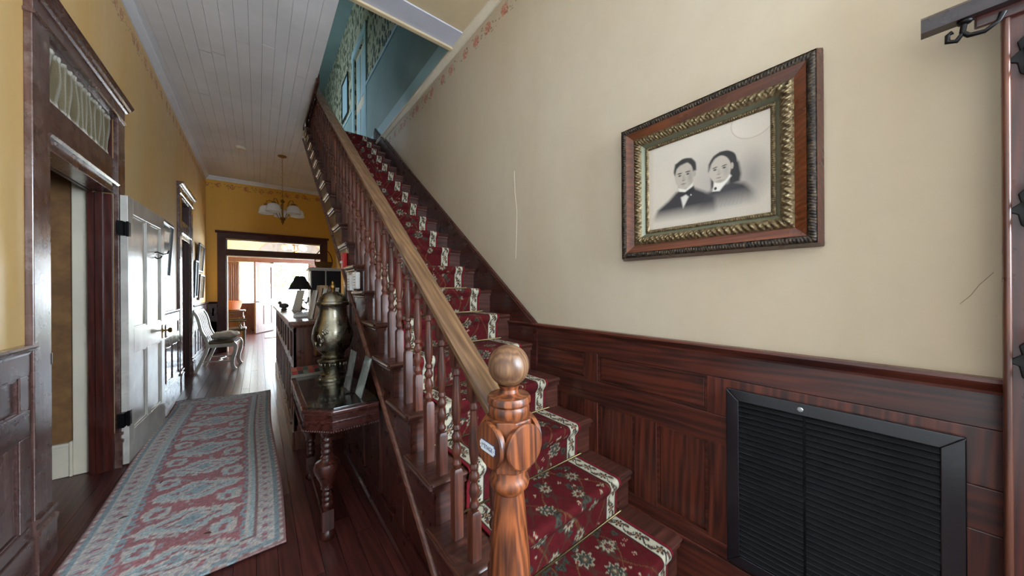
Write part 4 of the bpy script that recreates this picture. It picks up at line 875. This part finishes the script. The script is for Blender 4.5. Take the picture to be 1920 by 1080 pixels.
# flat box, acrylic stand, glass plate
gb = thing('game_box', 'flat box with red and green printed lid behind the urn', 'box')
MB().prism([(2.80, .741), (2.965, .741), (2.965, .786), (2.80, .762)], 'x', .185, .405).build('box_body', paint('grey_olive_card', srgb(104, 96, 84), .6, .1), gb, None, .002)
cols_ = [srgb(150, 44, 40), srgb(66, 84, 66), srgb(40, 36, 36), srgb(176, 96, 70), srgb(96, 104, 84), srgb(130, 40, 40)]
for i in range(6):
    for j in range(2):
        y0, y1 = 2.81+j*.075, 2.875+j*.075; x0 = .192+i*.035; zt = lambda y: .7622+(y-2.80)*.1455
        MB().add([(x0, y0, zt(y0)), (x0+.031, y0, zt(y0)), (x0+.031, y1, zt(y1)), (x0, y1, zt(y1)), (x0, y0, zt(y0)+.0012), (x0+.031, y0, zt(y0)+.0012), (x0+.031, y1, zt(y1)+.0012), (x0, y1, zt(y1)+.0012)], [(0,3,2,1), (4,5,6,7), (0,1,5,4), (1,2,6,5), (2,3,7,6), (3,0,4,7)]).build('printed_square', plain('box_print_%d%d' % (i, j), cols_[(i*2+j*3) % 6], .5), gb)
k = NT('frosted_acrylic'); tr = k.add('ShaderNodeBsdfTransparent'); mx = k.add('ShaderNodeMixShader'); mx.inputs[0].default_value = .38; k.fin(srgb(150, 156, 154), .15); k.link(tr.outputs[0], mx.inputs[1]); k.link(k.b.outputs[0], mx.inputs[2]); k.link(mx.outputs[0], k.n['Material Output'].inputs[0]); FROST = k.m
ah = thing('sign_holder', 'clear acrylic sign holder leaning on the console table before the urn', 'stand')
MB().box(.405, .485, 2.17, 2.25, .7415, .748).build('acrylic_foot', CLEAR, ah, None, .001); MB().box(.405, .409, 2.17, 2.25, .748, .772).build('acrylic_lip', CLEAR, ah)
MB().add([(.435, 2.33, .748), (.44, 2.20, .748), (.485, 2.20, .985), (.48, 2.33, .985), (.438, 2.33, .748), (.443, 2.20, .748), (.488, 2.20, .985), (.483, 2.33, .985)], [(0,1,2,3), (4,7,6,5), (0,4,5,1), (1,5,6,2), (2,6,7,3), (3,7,4,0)]).build('card_sheet', FROST, ah)
gp = thing('glass_plate', 'grey green glass panel leaning against the stair side on the console table', 'glass panel')
MB().add([(.465, 2.03, .7415), (.465, 2.16, .7415), (.528, 2.16, .965), (.528, 2.03, .965), (.473, 2.03, .7415), (.473, 2.16, .7415), (.534, 2.16, .965), (.534, 2.03, .965)], [(0,1,2,3), (4,7,6,5), (0,4,5,1), (1,5,6,2), (2,6,7,3), (3,7,4,0)]).build('pane', plain('grey_green_glass', srgb(120, 132, 126), .12, 0, .6), gp, None, .001)
# ---------------- reception counter
ct = thing('reception_counter', 'long panelled wooden reception counter under the stairs', 'counter')
cx0, cx1, cy0, cy1 = .235, .95, 3.33, 6.9
box('core', W['counter_z'], ct, cx0+.06, cx1, cy0+.022, cy1, 0, 1.06, 0)
box('counter_top', W['counter_y'], ct, cx0-.035, cx1, cy0-.035, cy1+.03, 1.07, 1.11, .008)
MB().sweep([(0, 0), (.012, 0), (.02, .02), (0, .02)], (cx0, cy0-.02, 1.05), (cx0, cy1, 1.05), (-1, 0, 0)).build('top_molding', W['counter_y'], ct)
MB().sweep([(0, 0), (.012, 0), (.02, .02), (0, .02)], (cx0-.02, cy0, 1.05), (cx1, cy0, 1.05), (0, -1, 0)).build('top_molding', W['counter_z'], ct)
for a in ((cy0, cy1, 1.0, 1.07), (cy0, cy1, .68, .75), (cy0, cy1, 0, .2)): box('front_rail', W['counter_y'], ct, cx0, cx0+.022, *a)
ns = 9
for i in range(ns+1):
    y = cy0+(cy1-cy0-.1)*i/ns; box('front_stile', W['counter_z'], ct, cx0, cx0+.022, y, y+.1, .75, 1.0)
nv = 13
for i in range(nv+1):
    y = cy0+(cy1-cy0-.06)*i/nv; box('front_slat', W['counter_z'], ct, cx0, cx0+.03, y, y+.085, .2, .68)
box('base_board', W['counter_y'], ct, cx0-.014, cx0, cy0-.014, cy1, 0, .16, .004); box('base_board', W['counter_z'], ct, cx0, cx1, cy0-.014, cy0, 0, .16, .004)
for x0, x1 in ((cx0, cx0+.135), (cx0+.42, cx1)): box('end_stile', W['counter_z'], ct, x0, x1, cy0, cy0+.022, .16, 1.06)
box('end_rail', W['counter_z'], ct, cx0+.135, cx0+.42, cy0, cy0+.022, .98, 1.06); box('end_rail', W['counter_z'], ct, cx0+.135, cx0+.42, cy0, cy0+.022, .66, .78); box('end_rail', W['counter_z'], ct, cx0+.135, cx0+.42, cy0, cy0+.022, .16, .3)
dw = box('drawer_front', W['counter_z'], ct, cx0+.15, cx0+.405, cy0-.006, cy0+.012, .795, .965, .006)
MB().tube([(cx0+.165, cy0-.012, .90), (cx0+.165, cy0-.035, .885), (cx0+.165, cy0-.04, .84), (cx0+.165, cy0-.035, .81), (cx0+.165, cy0-.01, .80)], .006).build('drawer_pull', BRASS, dw, 60); box('pull_plate', BRASS, dw, cx0+.157, cx0+.173, cy0-.010, cy0-.005, .79, .915, .002)
CT = 1.11
# lamp
lm = thing('table_lamp', 'brass table lamp with black shade on the reception counter', 'lamp', (.46, 5.35, CT))
MB().lathe([(.06, 0), (.065, .01), (.03, .025), (.018, .05), (.03, .09), (.035, .12), (.02, .17), (.012, .2), (.012, .34)], seg=20).build('base', BRASS, lm, 40)
sh = MB().lathe([(.145, .27), (.055, .46), (.053, .46), (.143, .27)], seg=32); sh.f = sh.f[:-2]; sh.build('shade', plain('black_shade', srgb(34, 30, 30), .7), lm, 60)
# leaning board, books, keyboard, bottle, glass, bird, cards
ld = thing('brochure_board', 'tilted cream brochure board standing on the counter before the lamp', 'board')
MB().add([(.335, 4.95, CT), (.42, 4.93, CT), (.485, 5.02, CT+.265), (.40, 5.04, CT+.265), (.335, 4.97, CT), (.42, 4.95, CT), (.485, 5.04, CT+.265), (.40, 5.06, CT+.265)], [(0,1,2,3), (4,7,6,5), (0,4,5,1), (1,5,6,2), (2,6,7,3), (3,7,4,0)]).build('sheet', PAPER, ld)
MB().box(.335, .43, 4.96, 5.06, CT, CT+.012).build('foot', PAPER, ld)
bkcol = [(214, 206, 190), (168, 132, 104), (196, 188, 176), (150, 146, 140), (122, 60, 54), (206, 200, 192)]
bklab = ['pale cream book leaning first in the counter row', 'tan book second in the row on the counter', 'light grey book in the middle of the counter row', 'grey book beside the red one on the counter', 'dark red book in the row on the counter', 'white book last in the row near the bottle']
x = .375
for i, (c, lb) in enumerate(zip(bkcol, bklab)):
    th, hh = .018+.006*(i % 3), .27+.02*((i*2) % 3); t = thing('book', lb, 'book', (x, 3.50, CT), 0, 'books standing on the counter'); t.rotation_euler.y = math.radians(10)
    cm = paint('book_cover_%d' % i, srgb(*c), .55, .05)
    MB().box(0, .003, 0, .2, 0, hh).box(th-.003, th, 0, .2, 0, hh).box(.003, th-.003, 0, .004, 0, hh).build('cover', cm, t); MB().box(.003, th-.003, .005, .195, .004, hh-.004).build('pages', PAPER, t)
    x += th+.010
kb = thing('keyboard', 'white keyboard lying on the counter before the books', 'keyboard', (.36, 4.02, CT), math.radians(-8))
MB().box(-.065, .065, -.2, .2, 0, .018).build('case', WHITE, kb, None, .004)
km = MB().box(-.011, .011, -.011, .011, 0, .008).mesh('key', plain('grey_key', srgb(206, 206, 204), .5))
for i in range(4):
    for j in range(13): inst('key', km, kb, (-.045+i*.03, -.175+j*.029, .018))
bo = thing('glass_bottle', 'small blue glass bottle beside the books on the counter', 'bottle', (.66, 3.72, CT))
MB().lathe([(.03, 0), (.033, .008), (.033, .08), (.028, .095), (.012, .115), (.011, .15), (.014, .152), (.014, .162)], seg=20).build('bottle_body', plain('blue_glass', srgb(40, 120, 140), .08, 0, .8), bo, 40); MB().lathe([(.011, .162), (.012, .18), (.006, .183)], seg=12).build('stopper', PAPER, bo)
wg = thing('wine_glass', 'stemmed clear glass behind the brochure board on the counter', 'glass', (.50, 5.05, CT))
MB().lathe([(.035, 0), (.035, .003), (.006, .008), (.004, .07), (.01, .085), (.03, .11), (.036, .14), (.03, .17), (.028, .17), (.034, .14), (.028, .112), (.002, .09)], seg=20).build('goblet', CLEAR, wg, 50)
bd = thing('bird_figurine', 'small dark carved bird figurine at the counter edge', 'figurine', (.27, 5.3, CT))
MB().sphere((0, 0, .055), .045, 14, 10, (1.25, .7, .8)).build('bird_body', paint('bird_grey', srgb(92, 84, 84), .6), bd, 60); MB().sphere((-.045, 0, .095), .022, 12, 8).build('bird_head', paint('bird_head_grey', srgb(96, 86, 84), .6), bd, 60)
MB().lathe([(.035, 0), (.03, .02), (.012, .025), (.012, .035)], seg=14).build('stand', paint('bird_stand_grey', srgb(86, 78, 76), .6), bd); MB().lathe([(.006, 0), (.0005, .022)], (-.06, 0, .095), 8, 'x').xf(Matrix.Translation((-.0, 0, 0))).build('tail', BLACK, bd)
fr1 = thing('photo_frame', 'white picture frame leaning among papers on the counter', 'picture frame', (.60, 3.85, CT)); fr1.rotation_euler = (0, math.radians(14), 0)
for a in ((0, .012, 0, .02, 0, .3), (0, .012, .2, .22, 0, .3), (0, .012, .02, .2, 0, .02), (0, .012, .02, .2, .28, .3)): box('frame_bar', WHITE, fr1, *a)
box('print', plain('blue_grey_print', srgb(150, 168, 178), .5), fr1, .002, .008, .02, .2, .02, .28, 0)
tc = thing('card_box', 'small tan card box on a stack behind the books', 'box', (.60, 4.4, CT)); box('carton', paint('tan_card', srgb(206, 176, 130), .7), tc, -.05, .05, -.05, .05, .20, .32, .003); box('carton_stack', WHITE, tc, -.06, .06, -.07, .07, 0, .2, .003)
cb = thing('display_cabinet', 'dark cabinet with white top standing behind the counter', 'cabinet', (1.0, 7.35, 0))
box('body', paint('cabinet_dark', srgb(44, 40, 50), .4), cb, -.22, .3, -.2, .25, 0, 1.74, .004); box('top', WHITE, cb, -.25, .33, -.23, .28, 1.74, 1.80, .004); box('edge_strip', WHITE, cb, -.225, -.205, -.215, -.2, 0, 1.74, .002); box('edge_strip', WHITE, cb, .02, .04, -.215, -.2, 0, 1.74, .002)
bk = thing('wicker_basket', 'brown basket with hooped handle on the white topped cabinet', 'basket', (1.02, 7.3, 1.80))
MB().lathe([(.12, 0), (.15, .05), (.16, .12), (.15, .12), (.14, .05), (.11, .01)], seg=20).build('bowl', paint('wicker', srgb(132, 92, 48), .8, .2, 40), bk, 50); MB().tube([(.15*math.cos(a), 0, .11+.26*math.sin(a)) for a in np.linspace(0, math.pi, 15)], .008).build('handle', paint('wicker_handle', srgb(92, 62, 34), .8), bk, 60)
# boxes on the stringer
al = thing('fire_alarm', 'red fire alarm pull box mounted on the stair side', 'alarm', (XST-.009, 2.905, 1.615))
box('case', RED, al, -.035, -.002, -.04, .04, -.065, .065, .006); box('pull_bar', WHITE, al, -.045, -.035, -.028, .028, -.02, .0, .003)
for (y, z, nm, lb) in ((2.69, 1.432, 'intercom', 'white intercom box on the stair side below the alarm'), (2.50, 1.445, 'thermostat', 'white thermostat box on the stair side nearest the balusters')):
    t = thing(nm, lb, 'wall box', (XST-.009, y, z)); box('case', WHITE, t, -.03, -.002, -.055, .055, -.06, .06, .008)
    for j in range(4): box('slot', plain('slot_grey', srgb(150, 150, 148), .5), t, -.0315, -.029, -.03, .03, -.035+j*.02, -.03+j*.02, 0)
# ---------------- chandelier
def chandelier(name, label, loc, drop, rad, n, globe=False):
    c = thing(name, label, 'chandelier', loc)
    MB().lathe([(.07, -.004), (.068, -.014), (.045, -.026), (.012, -.034), (.0005, -.034)], seg=28).build('canopy', BRASS, c, 40)
    top = -drop+.46; nl = int((-.04-top)/.034); lk = MB().tube([(.0075*math.cos(a), 0, .02*math.sin(a)) for a in np.linspace(0, 2*math.pi, 12)[:-1]], .0024, 5, True).mesh('chain_link', BRASS, 60)
    for i in range(nl): inst('chain_link', lk, c, (0, 0, -.05-i*.034), (1, 1, 1), (0, 0, H90*(i % 2)))
    MB().lathe([(.008, top+.02), (.02, top), (.035, top-.02), (.03, top-.035), (.012, top-.05), (.011, top-.30), (.03, top-.32), (.05, top-.335), (.045, top-.36), (.02, top-.385), (.03, top-.40), (.012, top-.43), (.005, top-.455), (.0005, top-.46)], seg=20).build('stem', BRASS, c, 40)
    for i in range(n):
        a = .35+i*2*math.pi/n; ca, sa = math.cos(a), math.sin(a); zc = top-.1
        MB().tube([(ca*r_, sa*r_, z) for r_, z in ((.01, top-.33), (.06, top-.33), (.10, top-.25), (.11, top-.14), (.14, top-.05), (.19, top-.02), (.24, top-.035), (rad, top-.09))], .006, 8).build('arm', BRASS, c, 60)
        h = MB().lathe([(.012, zc+.02), (.03, zc+.01), (.035, zc-.01), (.03, zc-.03)], (ca*rad, sa*rad, 0), 16).build('socket_cap', BRASS, c, 40)
        if globe: MB().sphere((ca*rad, sa*rad, zc-.1), .085, 20, 14).build('glass_shade', GLASSW, c, 80)
        else:
            m = MB().lathe([(.034, zc-.02), (.062, zc-.026), (.09, zc-.05), (.104, zc-.085), (.106, zc-.12), (.113, zc-.14), (.117, zc-.165), (.113, zc-.168), (.108, zc-.142), (.101, zc-.12), (.099, zc-.088), (.085, zc-.055), (.06, zc-.032), (.03, zc-.026)], (ca*rad, sa*rad, 0), 28); m.f = m.f[:-2]; m.build('glass_shade', GLASSW, c, 50)
    return c
chandelier('chandelier', 'brass chandelier with white glass bell shades hanging in the hall', (.36, 7.3, CEIL), 1.28, .25, 5)
chandelier('foyer_chandelier', 'brass chandelier with round white globes in the entrance room', (.86, 11.6, CEIL), 1.48, .26, 5, True)
sd = thing('smoke_detector', 'round cream smoke detector on the board ceiling', 'smoke detector', (-.23, 7.28, CEIL)); MB().lathe([(.075, 0), (.075, -.015), (.06, -.035), (.03, -.042), (.0005, -.042)], seg=28).build('cover', CREAM, sd, 40); MB().lathe([(.078, 0), (.078, -.006)], seg=28).build('base_plate', CREAM, sd)
# ---------------- pictures on the left wall
def wall_picture(name, label, y0, y1, z0, z1, fmat, pmat, tilt=2.0, fw_=.035, oval=False):
    t = thing(name, label, 'picture', (XL+.004, 0, z0)); t.rotation_euler.y = math.radians(tilt)
    h = z1-z0
    for a in ((y0, y1, 0, fw_), (y0, y1, h-fw_, h), (y0, y0+fw_, fw_, h-fw_), (y1-fw_, y1, fw_, h-fw_)): box('frame_bar', fmat, t, 0, .028, *a, .004)
    box('print', pmat, t, .004, .012, y0+fw_, y1-fw_, fw_, h-fw_, 0)
    return t
PR1 = paint('pale_print', srgb(206, 206, 200), .12, .12, 8, 0); PR2 = paint('sepia_print', srgb(168, 150, 122), .15, .2, 10, 0)
wall_picture('wall_picture', 'black framed print leaning out from the wall beside the open white door', 5.05, 5.72, 1.53, 2.18, BLACK, PR1, 3)
wall_picture('wall_picture', 'dark framed picture high on the wall over the slatted chair', 8.0, 8.7, 1.72, 2.24, BLACK, PR2, 4)
wall_picture('wall_picture', 'white framed picture nearest the dark farther doorway', 7.62, 7.95, 1.25, 1.90, BLACK, PR1, 2, .03)
wall_picture('wall_picture', 'brown framed portrait low on the wall above the chair back', 8.15, 8.75, 1.2, 1.68, paint('brown_frame', srgb(120, 92, 66), .4), PR2, 3)
# ---------------- slat-back chair with cushion
sc_ = thing('slatback_chair', 'pale slat-back chair with curved legs against the left wall', 'chair')
CP = paint('chair_greige_paint', srgb(214, 206, 188), .35, .08, 8, .05, .2)
def ribbon(pts, wy, th, y, name, parent):
    """flat curved bar in the XZ plane"""
    pts = [Vector((a, 0, b)) for a, b in pts]; n = len(pts); v = []
    for i, p0 in enumerate(pts):
        t = (pts[min(i+1, n-1)]-pts[max(i-1, 0)]).normalized(); nr = Vector((-t.z, 0, t.x))
        for sx, sy in ((-1,-1), (1,-1), (1,1), (-1,1)): v.append((p0.x+nr.x*th/2*sx, y+wy/2*sy, p0.z+nr.z*th/2*sx))
    f = [(0,1,2,3), tuple(range(4*n-4, 4*n))]+[(i*4+j, i*4+(j+1) % 4, (i+1)*4+(j+1) % 4, (i+1)*4+j) for i in range(n-1) for j in range(4)]
    return MB().add(v, f).build(name, CP, parent, 40, .003)
def smooth_pts(ps, n=14):
    ps = np.array(ps); t = np.linspace(0, len(ps)-1, n); out = []
    for q_ in t:
        i = int(min(q_, len(ps)-2)); u = q_-i; p0, p1, p2, p3 = ps[max(i-1, 0)], ps[i], ps[i+1], ps[min(i+2, len(ps)-1)]
        out.append(tuple(.5*((2*p1)+(-p0+p2)*u+(2*p0-5*p1+4*p2-p3)*u*u+(-p0+3*p1-3*p2+p3)*u**3)))
    return out
ya, yb = 7.45, 7.97
back = smooth_pts([(-.655, .42), (-.69, .56), (-.745, .70), (-.77, .84), (-.80, .95), (-.84, 1.02)])
rear = smooth_pts([(-.82, 0), (-.775, .1), (-.72, .24), (-.675, .36), (-.655, .46)])
for y in (ya, yb):
    ribbon(back, .035, .04, y, 'back_post', sc_); ribbon(rear, .04, .045, y, 'leg', sc_)
    ribbon(smooth_pts([(-.335, .47), (-.305, .42), (-.305, .33), (-.335, .2), (-.345, .1), (-.325, .03), (-.30, 0)]), .045, .05, y, 'leg', sc_)
for k_ in range(5): ribbon(back, .045, .014, ya+.085+k_*.0875, 'back_slat', sc_)
box('crest_rail', CP, sc_, -.86, -.82, ya-.02, yb+.02, .99, 1.05, .012)
box('apron', CP, sc_, -.68, -.32, ya-.018, ya+.012, .40, .46, .005); box('apron', CP, sc_, -.68, -.32, yb-.012, yb+.018, .40, .46, .005); box('apron', CP, sc_, -.34, -.31, ya, yb, .40, .46, .005); box('apron', CP, sc_, -.68, -.65, ya, yb, .40, .46, .005)
box('seat_pad', paint('brown_seat', srgb(112, 88, 62), .8, .15, 30), sc_, -.67, -.315, ya-.01, yb+.01, .455, .50, .015)
for y in (ya, yb): MB().tube([(-.735, y, .17), (-.55, y, .16), (-.345, y, .15)], .014).build('stretcher', CP, sc_, 60)
MB().tube([(-.54, ya, .16), (-.50, ya+.12, .16), (-.56, ya+.26, .16), (-.50, ya+.40, .16), (-.54, yb, .16)], .013).build('cross_stretcher', CP, sc_, 60)
cu_ = MB().sphere((0, 0, 0), 1, 32, 18)
cu_.v = [(-.48+.185*math.copysign(abs(x)**.6, x), 7.71+.24*math.copysign(abs(y)**.6, y), .578+.062*z*(1-.35*max(abs(x), abs(y))**3)+.008*math.sin(x*9+y*5)+.006*math.sin(y*13-x*4)) for x, y, z in cu_.v]
tag(cu_.build('seat_cushion', paint('linen_cushion', srgb(206, 196, 178), .85, .1, 12, .3), None, 80), 'crumpled cream linen cushion lying on the slat-back chair', 'cushion')
piv = Vector((-.79, 7.55, 0)); rotm = Matrix.Translation(piv) @ Matrix.Rotation(math.radians(-7), 4, 'Z') @ Matrix.Translation(-piv)
for o in (sc_, bpy.data.objects['seat_cushion']): o.matrix_world = rotm
# ---------------- entrance room furniture
et = thing('side_table', 'dark side table with turned legs just inside the entrance room', 'table', (-.58, 11.3, 0))
box('table_top', W['mah_x'], et, -.3, .3, -.25, .25, .80, .84, .006); box('apron', W['mah_x'], et, -.26, .26, -.21, .21, .66, .80, .004)
for x, y in ((-.25, -.2), (.25, -.2), (-.25, .2), (.25, .2)): MB().lathe([(.03, 0), (.022, .03), (.018, .1), (.03, .3), (.034, .4), (.02, .5), (.03, .52), (.03, .67)], (x, y, 0), 14).build('leg', W['mah_z'], et, 40)
ba = thing('clay_basin', 'wide terracotta basin on the side table by the entrance', 'basin', (-.58, 11.3, .84))
MB().lathe([(.13, 0), (.19, .02), (.22, .12), (.235, .2), (.25, .235), (.255, .25), (.24, .252), (.22, .2), (.2, .1), (.13, .03)], seg=28).build('bowl', paint('terracotta', srgb(178, 112, 80), .7, .1), ba, 50)
ac = thing('armchair', 'black armchair with dark seat beside the side table', 'chair', (-.48, 10.45, 0))
box('seat', BLACK, ac, -.25, .24, -.25, .25, .38, .45, .03); box('backrest', BLACK, ac, -.29, -.24, -.22, .22, .5, .95, .02)
for y in (-.26, .26):
    MB().tube([(-.27, y, .62), (-.05, y, .635), (.18, y, .63), (.24, y, .61)], [.016, .02, .024, .02]).build('armrest', BLACK, ac, 60); MB().tube([(.14, y, .43), (.10, y, .53), (.16, y, .62)], .016).build('arm_support', BLACK, ac, 60)
    for x in (-.24, .2): MB().lathe([(.014, 0), (.02, .2), (.024, .39)], (x, y*.9, 0), 12).build('leg', BLACK, ac, 60)
mt_ = thing('door_mat', 'pale woven mat on the floor before the front door', 'mat', (.55, 12.0, 0)); MB().box(-.4, .5, -.5, .6, .001, .012).build('mat_field', paint('mat_pale', srgb(206, 190, 176), .9, .1, 30), mt_, None, .003); MB().box(-.42, .52, -.52, -.5, .001, .013).build('mat_edge', paint('mat_edge_brown', srgb(150, 120, 100), .9), mt_)
# small litter on the rug and floor
lt = paint('dry_leaf', srgb(88, 62, 44), .8); lsh = MB().add([(0, 0, 0), (.02, .006, .003), (.045, 0, 0), (.02, -.008, .004)], [(0, 1, 2, 3)]).add([(0, 0, -.002), (.02, .006, .001), (.045, 0, -.002), (.02, -.008, .002)], [(3, 2, 1, 0)]).mesh('dry_leaf', lt)
spots = [(-.66, 2.95, 'dry leaf fragment on the near left rug border'), (-.55, 3.3, 'dry leaf curl on the rug border beside the doorway'), (-.21, 2.45, 'dark leaf scrap on the red field nearest the camera'), (-.30, 4.25, 'tiny dark leaf scrap in the middle of the rug'), (-.62, 4.2, 'leaf scrap near the open white door'), (-.82, 2.87, 'pale wood chip on the floor by the door casing')]
for i, (x, y, lb) in enumerate(spots):
    o = bpy.data.objects.new('dry_leaf', lsh); o.location = (x, y, .028 if i < 5 else .004); o.rotation_euler.z = i*1.3; col.objects.link(o); tag(o, lb, 'leaf', 'leaf litter on the floor')
